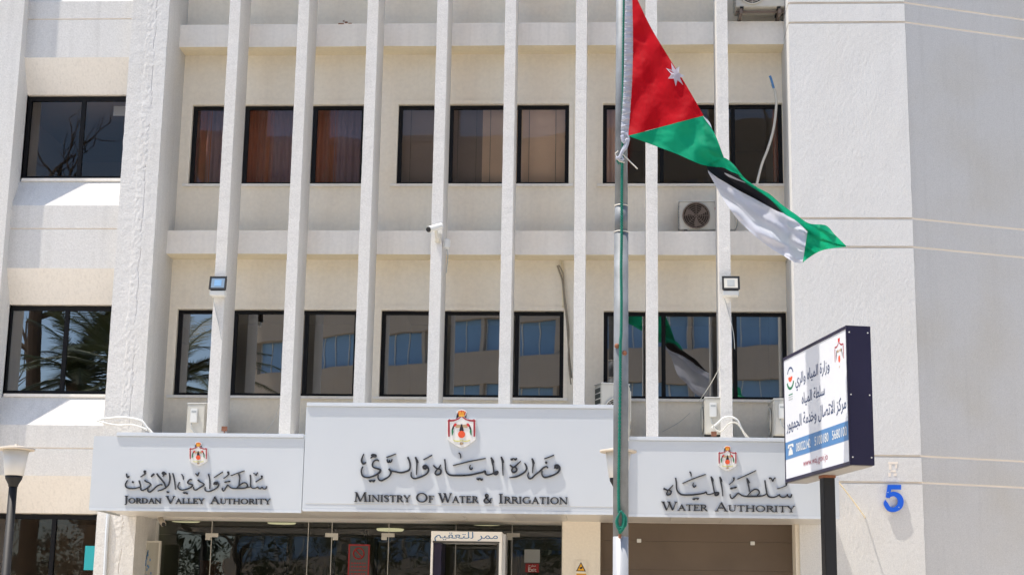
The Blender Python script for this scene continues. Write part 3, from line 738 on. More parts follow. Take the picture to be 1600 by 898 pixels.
Z5 = [
 [(75,420,30),(120,440,26),(160,447,22),(245,360,8)], [(165,450,18),(208,470,24),(200,515,24),(152,535,26),(130,510,20),(155,465,14)],
 [(288,235,22),(300,320,22),(305,420,22),(330,480,24),(390,525,26),(480,535,26),(600,530,26),(720,515,24),(790,500,22),(825,480,20),(835,515,18),(880,525,18),(950,505,20),(1000,492,20)],
 [(535,125,20),(558,160,18),(560,208,8)], [(410,332,14),(560,265,16),(700,212,16),(818,172,14)],
 [(605,320,8),(592,360,16),(610,395,24),(642,382,14),(642,360,6)],
 [(582,605,10),(615,607,32),(645,595,16),(675,602,32),(700,592,8)],
 [(910,210,26),(930,290,24),(945,370,20),(960,450,20),(970,495,20)], [(912,212,8),(938,250,20),(955,295,6)],
 [(980,492,22),(1040,492,22),(1035,525,30),(992,538,32),(978,512,24)],
 [(1065,215,24),(1080,300,24),(1100,400,20),(1110,480,16),(1115,555,8)], [(1067,215,8),(1090,260,20),(1105,300,6)],
]
Z6 = [
 [(128,225,30),(132,270,20),(100,310,12),(48,355,8)], [(195,258,16),(320,200,16),(430,150,16),(522,105,14)],
 [(65,425,10),(92,418,32),(125,410,16),(160,402,32),(185,395,8)],
 [(65,520,16),(70,565,18),(100,595,22),(150,560,22),(205,505,22),(240,520,20),(290,548,24),(380,560,26),(480,560,26),(600,555,24),(660,540,20),(702,515,20)],
 [(370,548,14),(430,480,18),(500,435,22),(560,450,22),(578,500,22),(540,548,20)],
 [(360,240,22),(375,310,24),(395,400,20),(402,475,18)], [(362,242,8),(392,290,20),(410,325,6)],
 [(675,275,20),(685,360,20),(700,450,22),(715,520,22),(750,565,24),(820,575,22),(890,555,20),(935,528,16),(945,560,18),(1000,575,20),(1055,555,18),(1072,522,14),(1085,562,18),(1130,572,22),(1148,520,18)],
 [(750,245,28),(785,238,16),(815,292,20),(835,250,16),(862,232,22)], [(895,425,12),(980,400,12),(1048,368,20),(1052,330,32),(1080,318,12)],
]
stroke_group(f2, 'calligraphy_stroke', Z1, z1c, YC-.06, 0); stroke_group(f2, 'calligraphy_stroke', Z2, z2c, YC-.06, 0)
stroke_group(f1, 'calligraphy_stroke', Z3, z3c, YC, 0); stroke_group(f1, 'calligraphy_stroke', Z4, z4c, YC, 0)
stroke_group(f3, 'calligraphy_stroke', Z5, z5c, YC, 0); stroke_group(f3, 'calligraphy_stroke', Z6, z6c, YC, 0)
for a in (('Ministry', 553, 783.2, 640, 784), ('Of', 649.5, 784.2, 677, 784.6), ('Water', 685, 784.7, 746, 785.4), ('&', 755, 785.5, 768, 785.7), ('Irrigation', 779, 785.8, 886, 787.3)):
    word(f2, *a, 15, 11, YC-.06)
for a in (('Jordan', 193.5, 785.8, 251, 786.2), ('Valley', 259, 786.3, 318, 786.6), ('Authority', 328, 786.7, 421.5, 787.2)): word(f1, *a, 12, 8.6, YC)
for a in (('Water', 1034, 796.8, 1104, 797.8), ('Authority', 1117.5, 798, 1241, 799.8)): word(f3, *a, 14, 10, YC)
emblem(f2, 721.5, 639.5, 59.5, YC-.06); emblem(f1, 310.5, 690, 37.5, YC); emblem(f3, 1136.5, 696, 39, YC)

# ------------------------------------------------------------------ house number
nb = root('house_number', 'large blue number 5 fixed to the white corner wall', 'number sign', tuple(P(1396, 798, YF-.05)))
def n5(pts):
    return [(P(x, y, YF-.05).x, P(x, y, YF-.05).z, wd) for x, y, wd in pts]
bm = bmesh.new()
ribbon(bm, n5([(1383.5, 780, .001), (1384, 786, .065), (1389, 794, .072), (1397, 795.5, .074), (1405, 791, .086), (1407.5, 783, .09), (1404.5, 775, .086), (1397, 771, .072), (1390, 773, .066), (1385.8, 776.5, .03)]), YF-.055, YF-.025)
ribbon(bm, n5([(1387.2, 777, .065), (1390, 759, .065)]), YF-.056, YF-.026, False)
ribbon(bm, n5([(1387.2, 760.5, .075), (1408, 760.5, .075)]), YF-.057, YF-.027, False)
part('digit', bm, M['num'], nb)
for x, y in ((1387, 769), (1404, 792)):
    c = P(x, y, YF-.03); bm = bmesh.new(); tube(bm, [(c.x, YF-.064, c.z), (c.x, YF+.01, c.z)], .007); part('screw', bm, M['wht'], nb)

# ------------------------------------------------------------------ flagpole, rope, flag
YP = 21.0
pt = P(970.5, 450, YP)
fp = root('flagpole', 'tall grey galvanised flagpole with green halyard in front of the entrance', 'flagpole', (pt.x, YP, .14))
zz = lambda y: Z(970, y, YP)
def cyl(z0, z1, r0, r1, x=pt.x, n=28):
    bm = bmesh.new(); lathe(bm, [(r0, z0), (r1, z1)], n, (x, YP)); return bm
part('lower_section', cyl(zz(838), zz(363), .1, .096), M['galv'], fp, smooth=True)
part('base_section', cyl(.14, zz(838), .105, .1), M['pale'], fp, smooth=True)
part('middle_section', cyl(zz(362), zz(322), .089, .089), M['galv'], fp, smooth=True)
part('upper_section', cyl(zz(321), zz(-40), .088, .074), M['galv'], fp, smooth=True)
part('top_section', cyl(zz(-40), zz(-40)+3.5, .07, .05), M['galv'], fp, smooth=True)
for y, r in ((363, .101), (322, .095)):
    part('collar', cyl(zz(y)-.008, zz(y)+.008, r, r), M['offw'], fp, smooth=True)
bm = bmesh.new(); lathe(bm, [(.28, .14), (.28, .17), (.12, .18), (.105, .3)], 24, (pt.x, YP)); part('base_plate', bm, M['galv'], fp)
for y, dx in ((540, -.055), (551, .045)):
    bm = bmesh.new(); c = P(970+dx*100, y, YP-.09); bmesh.ops.create_icosphere(bm, subdivisions=2, radius=.035, matrix=Matrix.Translation((pt.x+dx, YP-.083, c.z))); part('rust_patch', bm, M['rust'], fp, smooth=True)
def ropepath(pxs, Yr): return [tuple(P(x, y, Yr)) for x, y in crom(pxs, 5)]
rp = root('halyard_rope', 'green twisted halyard rope tied down the front of the flagpole', 'rope', tuple(P(968, 835, YP-.13)))
def twist(path, r, turns, rad, ph=0, n=6):
    bm = bmesh.new(); L = len(path)
    q = []
    for i in range(L):
        a = ph+turns*2*math.pi*i/L; p = Vector(path[i]); q.append((p.x+rad*math.cos(a), p.y+rad*math.sin(a)*.6, p.z))
    tube(bm, q, r, n); return bm
main = crom([(973.2, 232), (972, 262), (971.5, 300), (971.3, 363), (970.5, 420), (971, 470), (970.5, 520), (969.5, 537), (969, 600), (967.5, 700), (966.5, 760), (967, 800)], 60)
mainp = [tuple(P(x, y, YP-.112)) for x, y in main]
for ph in (0, math.pi): part('strand', twist(mainp, .0115, 95, .010, ph), M['rope'], rp, smooth=True)
# the upper run beside the sleeve
upp = [tuple(P(x, y, YP-.088)) for x, y in crom([(975, -30), (974.5, 10), (973.5, 80), (973, 150), (972.5, 235)], 40)]
for ph in (0, math.pi): part('strand', twist(upp, .008, 34, .008, ph), M['rope'], rp, smooth=True)
for k in range(11):
    x0 = 965.5+random.uniform(-1, 2); x1 = 973+random.uniform(-2, 4.5); y1 = 832+random.uniform(-14, 2)
    path = [tuple(P(x, y, YP-.13-.004*k)) for x, y in crom([(969.5, 798), (x0-2, 812), (x0, 824), (968.5, y1), (x1, 822), (x1+1.5, 808), (970, 797)], 5)]
    bm = bmesh.new(); tube(bm, path, .010, 6); part('coil_loop', bm, M['rope'], rp, smooth=True)
bm = bmesh.new(); tube(bm, [tuple(P(968.5, 834, YP-.12)), tuple(P(968.5, 840, YP-.13))], .02); part('cleat', bm, M['rust'], rp)

fg = root('flag', 'red green black and white flag with a white seven pointed star blowing from the pole', 'flag', tuple(P(975, 222, YP-.1)))
def fold(x, y):
    a = math.atan2(x-984, y+45); r = math.hypot(x-984, y+45)
    d = .075*math.sin(9*a+.9)*min(1, r/120) + .018*math.sin(23*a+.5+r*.012)*min(1, r/160) + .02*math.sin(x*.11+y*.07)
    t = max(0., min(1., (x-1085)/60.))
    v = (x-1100)*(-.66)+(y-240)*.75; u = (x-1100)*.75+(y-240)*.66
    e = .14*math.sin(v*.085+.4+u*.006) + .05*math.sin(v*.23+u*.03) + .035*math.sin(u*.09+v*.1) + max(0, u-130)/90*(.06*abs(math.sin(u*.09-v*.09))+.04*abs(math.sin(u*.07+v*.21+1)))
    c = .004*noise.noise(Vector((x*.16, y*.16, 0)))+.022*noise.noise(Vector((x*.045, y*.045, 4)))
    return YP-.22-.0012*(x-984)+d*(1-t)+e*t+c*1.2
def resample(c, n):
    c = crom([tuple(map(float, q)) for q in c], 8); L = [0]
    for a, b in zip(c, c[1:]): L.append(L[-1]+math.hypot(b[0]-a[0], b[1]-a[1]))
    out = []; j = 0
    for i in range(n+1):
        s = L[-1]*i/n
        while j < len(L)-2 and L[j+1] < s: j += 1
        t = (s-L[j])/max(1e-9, L[j+1]-L[j]); out.append((c[j][0]+(c[j+1][0]-c[j][0])*t, c[j][1]+(c[j+1][1]-c[j][1])*t))
    return out
def patch(name, A, C, mat, nu=60, nv=30, off=0., label=None, fo=fold, bulge=0.):
    a = resample(A, nu); b = resample(C, nu); bm = bmesh.new(); g = []
    for j in range(nv+1):
        t = j/nv; row = []
        for i in range(nu+1):
            x = a[i][0]*(1-t)+b[i][0]*t; y = a[i][1]*(1-t)+b[i][1]*t
            row.append(bm.verts.new(P(x, y, fo(x, y)+off-bulge*math.sin(math.pi*t))))
        g.append(row)
    for j in range(nv):
        for i in range(nu): bm.faces.new((g[j][i], g[j][i+1], g[j+1][i+1], g[j+1][i]))
    bmesh.ops.remove_doubles(bm, verts=bm.verts, dist=1e-5)
    return part(name, bm, mat, fg, smooth=True)
patch('red_field', [(988, -40), (988, 0), (989, 60), (988, 120), (985, 170), (982, 212)], [(990, -14), (998, 4), (1018, 45), (1045, 90), (1072, 133), (1099.5, 181)], M['fred'], 90, 60)
patch('green_stripe', [(982, 212), (1010, 205), (1045, 195), (1075, 187), (1099.5, 181)], [(983, 213), (1018, 226), (1058, 241), (1104, 259), (1131, 247)], M['fgrn'], 60, 40)
patch('green_stripe', [(1099.5, 181), (1109, 196), (1119, 214), (1131, 246)], [(1099.5, 181), (1100, 205), (1110, 240), (1131, 247)], M['fgrn'], 30, 8, off=.002)
patch('green_stripe', [(1104, 259), (1120, 251), (1131, 246.5), (1143, 254), (1152, 264), (1162, 277)], [(1104, 259.5), (1118, 261), (1130, 262), (1142, 268), (1152, 272), (1162, 278)], M['fgrn'], 40, 10, off=-.01)
patch('black_stripe', [(1104, 259.5), (1118, 261), (1130, 262), (1142, 268), (1160, 278), (1185, 294), (1215, 318), (1228, 333)], [(1106, 266), (1120, 277), (1135, 286), (1155, 298), (1180, 311), (1200, 322), (1215, 330), (1228, 334)], M['fblk'], 60, 14, off=.015)
patch('white_stripe', [(1106, 266), (1120, 277), (1135, 286), (1155, 298), (1180, 311), (1205, 324), (1232, 337), (1252, 352), (1269, 374)], [(1107, 270), (1117, 288), (1132, 314), (1152, 342), (1178, 367), (1205, 388), (1225, 400), (1240, 409), (1252, 411)], M['fwht'], 80, 34, off=.02, bulge=-.05)
patch('green_stripe', [(1148, 259), (1162, 277), (1180, 291), (1202, 303), (1222, 320), (1242, 334), (1264, 349), (1290, 352), (1304, 366), (1322, 384)], [(1148, 266), (1164, 285), (1182, 297), (1204, 312), (1224, 333), (1244, 345), (1262, 362), (1271, 372), (1290, 378), (1322, 385)], M['fgrn'], 90, 14, off=-.03)
patch('green_stripe', [(1262, 360), (1280, 368), (1300, 376), (1322, 384.5)], [(1254, 411), (1262, 404), (1285, 391), (1322, 385.5)], M['fgrn'], 40, 20, off=.0, bulge=.05)
patch('white_edge', [(1098, 181), (1104, 190), (1112, 200)], [(1098, 181), (1108, 190), (1113, 202)], M['fwht'], 8, 4, off=-.02)
patch('white_streak', [(1132, 270), (1140, 273), (1152, 279), (1165, 285)], [(1132, 271), (1138, 276), (1150, 281), (1165, 286)], M['fwht'], 16, 4, off=-.02)
patch('star', [(1042, 118)], [(1042, 118)], M['fwht'], 2, 2) if False else None
patch('shadow_cloth', [(981, -38), (979, -120), (979, -300), (980, -520)], [(984, -38), (998, -120), (1001, -300), (996, -520)], M['fred'], 40, 10, fo=lambda x, y: YP+.06+(x-980)*.028+.02*math.sin(y*.05))  # unseen cloth above the frame, shaped to cast the roadside sign's shadow band
# seven pointed star lying on the cloth
bm = bmesh.new(); c = (1055.5, 117); cv = bm.verts.new(P(c[0], c[1], fold(*c)-.012)); rim = []
for k in range(14):
    a = -math.pi/2-.35+math.pi*k/7; rr = 18.5 if k % 2 == 0 else 8.3
    x, y = c[0]+rr*math.cos(a)*.82+rr*math.sin(a)*.1, c[1]+rr*math.sin(a)+rr*math.cos(a)*.25; rim.append(bm.verts.new(P(x, y, fold(x, y)-.012)))
for k in range(14): bm.faces.new((cv, rim[k], rim[(k+1) % 14]))
bmesh.ops.subdivide_edges(bm, edges=bm.edges[:], cuts=3, use_grid_fill=True)
part('star', bm, M['fwht'], fg)
# white hoist sleeve with its puckered seam
def sfold(x, y): return YP-.13-.02*math.sin((x-970)*.25)-.012*math.sin(y*.55)-.01*math.sin(y*1.3+x*.3)
patch('hoist_sleeve', [(976.5, -40), (977, 0), (976, 50), (975, 110), (973, 160), (970.5, 195), (970, 218)], [(987, -40), (988.5, 0), (990, 60), (988.5, 120), (985.5, 170), (983, 205), (982, 214)], M['fwht'], 160, 10, fo=sfold)
for k, pts in enumerate(([(972, 212), (975, 222), (981, 218), (978, 230), (973, 236), (968, 246), (962, 247)], [(979, 208), (983, 218), (977, 226), (970, 240), (974, 250), (966, 248)])):
    bm = bmesh.new(); tube(bm, [tuple(P(x, y, YP-.17)) for x, y in crom(pts, 5)], .014+.01*(1-k), 7); part('sleeve_tie', bm, M['fwht'], fg, smooth=True)
for pts in ([(972, 240), (984, 252), (996, 264)], [(962, 246), (968, 252), (976, 254)], [(964, 246), (961, 240), (966, 236)]):
    bm = bmesh.new(); tube(bm, [tuple(P(x, y, YP-.16)) for x, y in pts], .009, 6); part('tie_cord', bm, M['offw'], fg)
bm = bmesh.new()
for k in range(5): tube(bm, [tuple(P(963+k*1.5, 248, YP-.15)), tuple(P(965+k*1.4, 254+k % 2*3, YP-.14))], .008, 5)
part('rope_end', bm, M['rope'], rp)

# ------------------------------------------------------------------ roadside cabinet sign
def fonttext(txt, size, mat, parent, mtx, name='print', align='CENTER', sx=1.0, thick=0.0, fit=None):
    cu = bpy.data.curves.new(name, 'FONT'); cu.body = txt; cu.size = size; cu.align_x = align; cu.resolution_u = 3; cu.offset = thick
    to = bpy.data.objects.new(name, cu); COL.objects.link(to); dg = bpy.context.evaluated_depsgraph_get()
    me = bpy.data.meshes.new_from_object(to.evaluated_get(dg)); bpy.data.objects.remove(to)
    o = bpy.data.objects.new(name, me); COL.objects.link(o); me.materials.clear(); me.materials.append(mat)
    if fit:
        xs = [v.co.x for v in me.vertices]; ys = [v.co.y for v in me.vertices]
        fx_, fy_ = fit[0]/(max(xs)-min(xs)), fit[1]/(max(ys)-min(ys))
        me.transform(Matrix.Diagonal((fx_, fy_, 1, 1)) @ Matrix.Translation((-(max(xs)+min(xs))/2, -(max(ys)+min(ys))/2, 0)))
    me.transform(Matrix.Diagonal((sx, 1, 1, 1))); me.transform(mtx)
    o.parent = parent; return o
AR = {'ا': ('\ufe8d', '\ufe8e', None, None), 'ب': ('\ufe8f', '\ufe90', '\ufe91', '\ufe92'), 'ة': ('\ufe93', '\ufe94', None, None), 'ت': ('\ufe95', '\ufe96', '\ufe97', '\ufe98'),
      'ج': ('\ufe9d', '\ufe9e', '\ufe9f', '\ufea0'), 'خ': ('\ufea5', '\ufea6', '\ufea7', '\ufea8'), 'د': ('\ufea9', '\ufeaa', None, None), 'ر': ('\ufead', '\ufeae', None, None),
      'ز': ('\ufeaf', '\ufeb0', None, None), 'س': ('\ufeb1', '\ufeb2', '\ufeb3', '\ufeb4'), 'ص': ('\ufeb9', '\ufeba', '\ufebb', '\ufebc'), 'ط': ('\ufec1', '\ufec2', '\ufec3', '\ufec4'),
      'ع': ('\ufec9', '\ufeca', '\ufecb', '\ufecc'), 'ق': ('\ufed5', '\ufed6', '\ufed7', '\ufed8'), 'ك': ('\ufed9', '\ufeda', '\ufedb', '\ufedc'), 'ل': ('\ufedd', '\ufede', '\ufedf', '\ufee0'),
      'م': ('\ufee1', '\ufee2', '\ufee3', '\ufee4'), 'ن': ('\ufee5', '\ufee6', '\ufee7', '\ufee8'), 'ه': ('\ufee9', '\ufeea', '\ufeeb', '\ufeec'), 'و': ('\ufeed', '\ufeee', None, None), 'ي': ('\ufef1', '\ufef2', '\ufef3', '\ufef4')}
def shape(s):
    out = []
    for wd in s.split(' '):
        g = []
        for i, c in enumerate(wd):
            iso, fin, ini, med = AR[c]
            pj = i > 0 and AR[wd[i-1]][2] is not None; nj = ini is not None and i < len(wd)-1
            g.append(med if pj and nj else fin if pj else ini if nj else iso)
        out.append(''.join(g))
    t = ' '.join(out).replace('\ufedf\ufe8e', '\ufefb').replace('\ufee0\ufe8e', '\ufefc')
    return t[::-1]
Yl, Yr = 23.5, 20.9
Lb, Rb = P(1225, 656, Yl), P(1325, 617, Yr)
zt_ = (P(1223, 560, Yl).z+P(1321, 507, Yr).z)/2; zb_ = (P(1227, 752, Yl).z+P(1327, 727, Yr).z)/2
BW = math.hypot(Rb.x-Lb.x, Rb.y-Lb.y); ang = math.atan2(Rb.y-Lb.y, Rb.x-Lb.x); BH = zt_-zb_; DT = .335
ps = root('roadside_sign', 'navy cabinet sign on a black post with Arabic text and a blue phone number band', 'sign', (Lb.x, Lb.y, zb_), ang)
# local: x along face (left to right), -y out of the face, z up
F_ = .045
part('cabinet', box(0, BW, .02, DT, 0, BH, .004), M['navy'], ps, world=False)
for nm, b_ in (('frame_rail', box(0, BW, 0, .019, BH-F_, BH)), ('frame_rail', box(0, BW, 0, .019, 0, F_)), ('frame_stile', box(0, F_*.5, 0, .019, F_+.001, BH-F_-.001)), ('frame_stile', box(BW-F_*.6, BW, 0, .019, F_+.001, BH-F_-.001))):
    part(nm, b_, M['navy'], ps, world=False)
part('sign_face', box(F_*.5, BW-F_*.6, .008, .0195, F_, BH-F_), M['sface'], ps, world=False)
part('cabinet_base', box(.03, BW-.03, .03, DT-.02, -.012, -.001), M['under'], ps, world=False)
for x, z in ((BW+.001, BH-.09), (BW+.001, BH*.5), (BW+.001, .1)):
    for y in (.04, DT-.04):
        bm = bmesh.new(); tube(bm, [(x-.003, y, z), (x+.005, y, z)], .01); part('rivet', bm, M['wht'], ps, world=False)
part('post', box(BW*.46, BW*.46+.17, .09, .25, -zb_+.14, -.013, .006), M['blk'], ps, world=False)
part('post_collar', box(BW*.46-.01, BW*.46+.18, .08, .26, -.05, -.0125, .003), M['rust'], ps, world=False)
b0, b1 = BH*.178, BH*.315
part('phone_band', box(F_*.5+.001, BW-F_*.6-.001, .006, .0079, b0, b1), M['blue'], ps, world=False)
def FM(x, z, y=.0055): return Matrix.Translation((x, y, z)) @ Matrix.Rotation(math.pi/2, 4, 'X')
def AT(txt, u0, u1, v, h):
    fonttext(shape(txt), .2, M['navyt'], ps, FM(BW*(u0+u1)/2, BH*(1-v)), 'arabic_print', thick=.002, fit=(BW*(u1-u0), BH*h))
AT('وزارة المياه والري', .20, .74, .245, .135)
AT('سلطة المياه', .30, .66, .40, .11)
AT('مركز الاتصال وخدمة الجمهور', .035, .965, .56, .125)
for s, u0, u1 in (('080022142', .19, .425), ('5100180', .49, .70), ('5680100', .755, .965)): fonttext(s, .15, M['wht'], ps, FM(BW*(u0+u1)/2, BH*.248, .004), 'number_print', thick=.001, fit=(BW*(u1-u0), BH*.068))
fonttext('www.waj.gov.jo', .19, M['maroon'], ps, FM(BW*.49, BH*.10), 'web_print', fit=(BW*.38, BH*.065))
# small telephone pictogram
bm = bmesh.new()
plate(bm, [(BW*.06, BH*.205), (BW*.135, BH*.205), (BW*.125, BH*.245), (BW*.07, BH*.245)], .004, .0055); plate(bm, [(BW*.08, BH*.246), (BW*.115, BH*.246), (BW*.11, BH*.265), (BW*.085, BH*.265)], .0041, .0055)
plate(bm, [(BW*.05, BH*.262), (BW*.07, BH*.262), (BW*.08, BH*.275), (BW*.12, BH*.275), (BW*.13, BH*.262), (BW*.15, BH*.262), (BW*.14, BH*.29), (BW*.06, BH*.29)], .0039, .0055)
part('telephone_print', bm, M['wht'], ps, world=False)
def flatpoly(pts, mat, y, name='emblem_print'):
    bm = bmesh.new(); plate(bm, pts, y, .0079); bmesh.ops.triangulate(bm, faces=[f for f in bm.faces if len(f.verts) > 4]); part(name, bm, mat, ps, world=False)
ex, ez, es = BW*.885, BH*.825, BH*.25/770
ef = lambda P_: [(ex+(x-405)*es*1.05, ez-(y-430)*es) for x, y in P_]
flatpoly(ef([(340, 90), (470, 90), (455, 180), (355, 180)]), M['red'], .0070)
for sx in (1, -1):
    g = lambda P_: ef([(405+sx*(x-405), y) for x, y in P_])
    flatpoly(g([(405, 190), (440, 190), (520, 240), (655, 245), (690, 280), (560, 285), (470, 250)]), M['mred'], .0069-sx*.0002)
    flatpoly(g([(640, 290), (680, 290), (680, 590), (650, 590)]), M['mred'], .0065-sx*.0001)
    flatpoly(g([(520, 340), (560, 350), (605, 470), (590, 560), (560, 440)]), M['eblk'], .0062)
    flatpoly(g([(430, 350), (510, 345), (530, 400), (430, 400)]), M['tan'], .0060-sx*.0001)
flatpoly(ef([(405+60*math.cos(a), 560+80*math.sin(a)) for a in (k*.4488 for k in range(14))]), M['org'], .0058)
flatpoly(ef([(380, 720), (430, 720), (405, 770)]), M['tan'], .0059)
# water authority roundel on the left of the face
rx, rz = BW*.115, BH*.80
def ringpoly(r0, r1, a0, a1, mat, y, zc=0, n=16):
    bm = bmesh.new(); pts = [(rx+r1*1.15*math.cos(a0+(a1-a0)*k/n), rz+zc+r1*math.sin(a0+(a1-a0)*k/n)) for k in range(n+1)]+[(rx+r0*1.15*math.cos(a1-(a1-a0)*k/n), rz+zc+r0*math.sin(a1-(a1-a0)*k/n)) for k in range(n+1)]
    for k in range(n):
        q = [pts[k], pts[k+1], pts[2*n-k], pts[2*n+1-k]]; plate(bm, q, y, .0079)
    part('roundel_print', bm, mat, ps, world=False)
ringpoly(.10, .125, .3, 2.84, M['navyt'], .0070, .06); ringpoly(.02, .085, 3.3, 6.1, M['org'], .0068, .05); ringpoly(.11, .15, 3.4, 6.0, M['egrn'], .0069, .0)
for k in range(3): flatpoly([(rx-.09, rz-.21-.035*k), (rx+.09, rz-.21-.035*k), (rx+.09, rz-.225-.035*k), (rx-.09, rz-.225-.035*k)], M['egrn'] if k == 0 else M['grey'], .0066, 'small_print')

# ------------------------------------------------------------------ street lamps
def street_lamp(px, py, Yd, label):
    c = P(px, py, Yd); r = root('street_lamp', label, 'street lamp', (c.x, c.y, .14), 0, 'street lamps before the entrance'); h = c.z-.14
    bm = bmesh.new(); lathe(bm, [(.245, h-.055), (.26, h-.045), (.255, h-.025), (.12, h), (.03, h+.01), (.02, h+.035)], 32); part('cap', bm, M['lampc'], r, world=False, smooth=False)
    bm = bmesh.new(); lathe(bm, [(.115, h-.41), (.13, h-.40), (.178, h-.057), (.17, h-.056)], 32); part('diffuser', bm, M['lampw'], r, world=False, smooth=True)
    bm = bmesh.new(); lathe(bm, [(.065, h-.56), (.07, h-.53), (.115, h-.45), (.12, h-.411)], 24); part('neck', bm, M['blk'], r, world=False, smooth=True)
    bm = bmesh.new(); lathe(bm, [(.10, 0), (.10, .35), (.065, .4), (.058, h-.561)], 20); part('pole', bm, M['blk'], r, world=False, smooth=True)
    return r
street_lamp(25.5, 697, 21.9, 'street lamp with pale conical shade on a black pole at the far left')
street_lamp(966, 700.5, 22.3, 'street lamp with pale conical shade half hidden behind the flagpole')

# ------------------------------------------------------------------ air conditioners
def ac_unit(label, loc, rz, w=.84, h=.58, d=.32, logo=False):
    r = root('air_conditioner', label, 'air conditioner', loc, rz, 'outdoor air conditioner units')
    part('casing', box(-w/2, w/2, 0, d, .03, h, .012), M['offw'], r, world=False)
    part('foot', box(-w/2+.08, -w/2+.14, -.01, d+.01, 0, .029), M['dark'], r, world=False); part('foot', box(w/2-.14, w/2-.08, -.01, d+.01, 0, .029), M['dark'], r, world=False)
    rr = min(.225, w*.4); cx_, cz_ = -w/2+rr+.065, h/2+.015
    bm = bmesh.new(); bmesh.ops.create_cone(bm, cap_ends=True, segments=32, radius1=rr, radius2=rr, depth=.006, matrix=Matrix.Translation((cx_, -.004, cz_)) @ Matrix.Rotation(math.pi/2, 4, 'X'))
    fd = part('fan_opening', bm, M['fanop'], r, world=False)
    bm = bmesh.new()
    for k in range(3):
        a = k*2.094+.5
        pts = [(cx_+q*math.cos(a+s), cz_+q*math.sin(a+s)) for q, s in ((.04, -.2), (.12, -.25), (.2, -.1), (.2, .55), (.12, .35), (.04, .4))]
        plate(bm, pts, -.014-.001*k, -.0085)
    part('fan_blades', bm, M['dkfan'], fd, world=False)
    bm = bmesh.new()
    for k in range(6):
        q = rr*(k+1)/6; tube(bm, [(cx_+q*math.cos(a), -.02, cz_+q*math.sin(a)) for a in (2*math.pi*s/28 for s in range(29))], .004 if k < 5 else .012, 5, False)
    for k in range(8): a = k*math.pi/4; tube(bm, [(cx_, -.02, cz_), (cx_+rr*math.cos(a), -.02, cz_+rr*math.sin(a))], .004, 5)
    part('fan_guard', bm, M['dkfan'] if logo else M['offw'], r, world=False)
    for s in (-1, 1):
        bm = bmesh.new(); nn = 9
        B(bm, s*(w/2+.001), s*(w/2+.003), .03, d-.03, .08, h-.05)
        part('coil_grille', bm, M['coil'], r, world=False)
        if s == -1:
            bm = bmesh.new()
            for k in range(nn): B(bm, -w/2-.012, -w/2-.0035, .025, d-.025, .08+k*(h-.14)/(nn-1), .095+k*(h-.14)/(nn-1))
            part('louvre', bm, M['wht'], r, world=False)
        else:
            part('service_panel', box(w/2+.0035, w/2+.02, .02, d-.02, .05, h-.04, .004), M['offw'], r, world=False)
            part('valve_cover', box(w/2+.021, w/2+.06, .07, .19, .30, h-.08, .01), M['wht'], r, world=False)
            part('rating_label', box(w/2+.0605, w/2+.062, .09, .17, h-.15, h-.12), M['grey'], r, world=False)
            bm = bmesh.new(); tube(bm, crom([(w/2+.03, .1, .3), (w/2+.06, .1, .22), (w/2+.05, .16, .14), (w/2+.03, .2, .1)], 4), .008, 6); part('valve_pipe', bm, M['grey'], r, world=False)
    part('top_cover', box(-w/2-.008, w/2+.008, -.008, d+.008, h+.001, h+.018, .004), M['wht'], r, world=False)
    if logo:
        bm = bmesh.new(); bmesh.ops.create_cone(bm, cap_ends=True, segments=24, radius1=.05, radius2=.05, depth=.004, matrix=Matrix.Translation((w/2-.29, -.003, h-.12)) @ Matrix.Rotation(math.pi/2, 4, 'X')); part('round_badge', bm, M['mred'], r, world=False)
        bm = bmesh.new(); ribbon(bm, [(w/2-.29, h-.09, .006), (w/2-.29, h-.14, .006), (w/2-.27, h-.14, .006)], -.008, -.0055, False)
        tube(bm, [(w/2-.29+.036*math.cos(a), -.007, h-.12+.036*math.sin(a)) for a in (1.4+5.0*s/16 for s in range(17))], .003, 4); part('badge_mark', bm, M['wht'], r, world=False)
        fonttext('LG', .1, M['notg'], r, Matrix.Translation((w/2-.26, -.004, h-.30)) @ Matrix.Rotation(math.pi/2, 4, 'X'), 'badge_letters')
    return r
zl2 = LZ[1+1][0]+.0 if False else LZ[2][0]
p = P(1104, 358, 26.95); ac_unit('air conditioner unit with round fan and red badge on the middle ledge', (p.x, YL+.06, zl2+.008), 0, w=.95, h=.53, d=.3, logo=True)
zt3 = LZ[1][0]
p = P(1188, 20, 26.5); t1 = ac_unit('air conditioner unit on a bracket at the top edge beside the corner wall', (p.x, YL-.30, zt3+.12), 0, w=.86, d=.45)
bm = bmesh.new(); B(bm, p.x-.36, p.x-.31, YL-.3, YW, zt3+.03, zt3+.118); B(bm, p.x+.31, p.x+.36, YL-.3, YW, zt3+.03, zt3+.118); B(bm, p.x-.42, p.x+.42, YL-.20, YL-.16, zt3+.08, zt3+.117)
bo = root('wall_bracket', 'brown steel bracket under the topmost air conditioner', 'bracket', (p.x, YL-.1, zt3)); part('bracket_arms', bm, M['dkfan'], bo)
zb3 = LZ[3][0]
def ac_low(px, ytop, Yd, label, rz, w=.84, h=.62):
    top = Z(px, ytop, Yd)
    return ac_unit(label, (X(px, ytop, Yd), Yd, top-h), rz, w=w, h=h)
ac_low(303, 636, 26.55, 'air conditioner unit seen end on beside the wide left column', -math.pi/2)
ac_low(961.5, 600, 26.3, 'air conditioner unit with side louvres right behind the flagpole', .35, .5, .9)
ac_low(1099, 627, 26.55, 'air conditioner unit seen end on with a wire rising from its top', -math.pi/2)
ac_low(1205, 629, 26.55, 'air conditioner unit seen end on between the last fin and the corner wall', -math.pi/2)
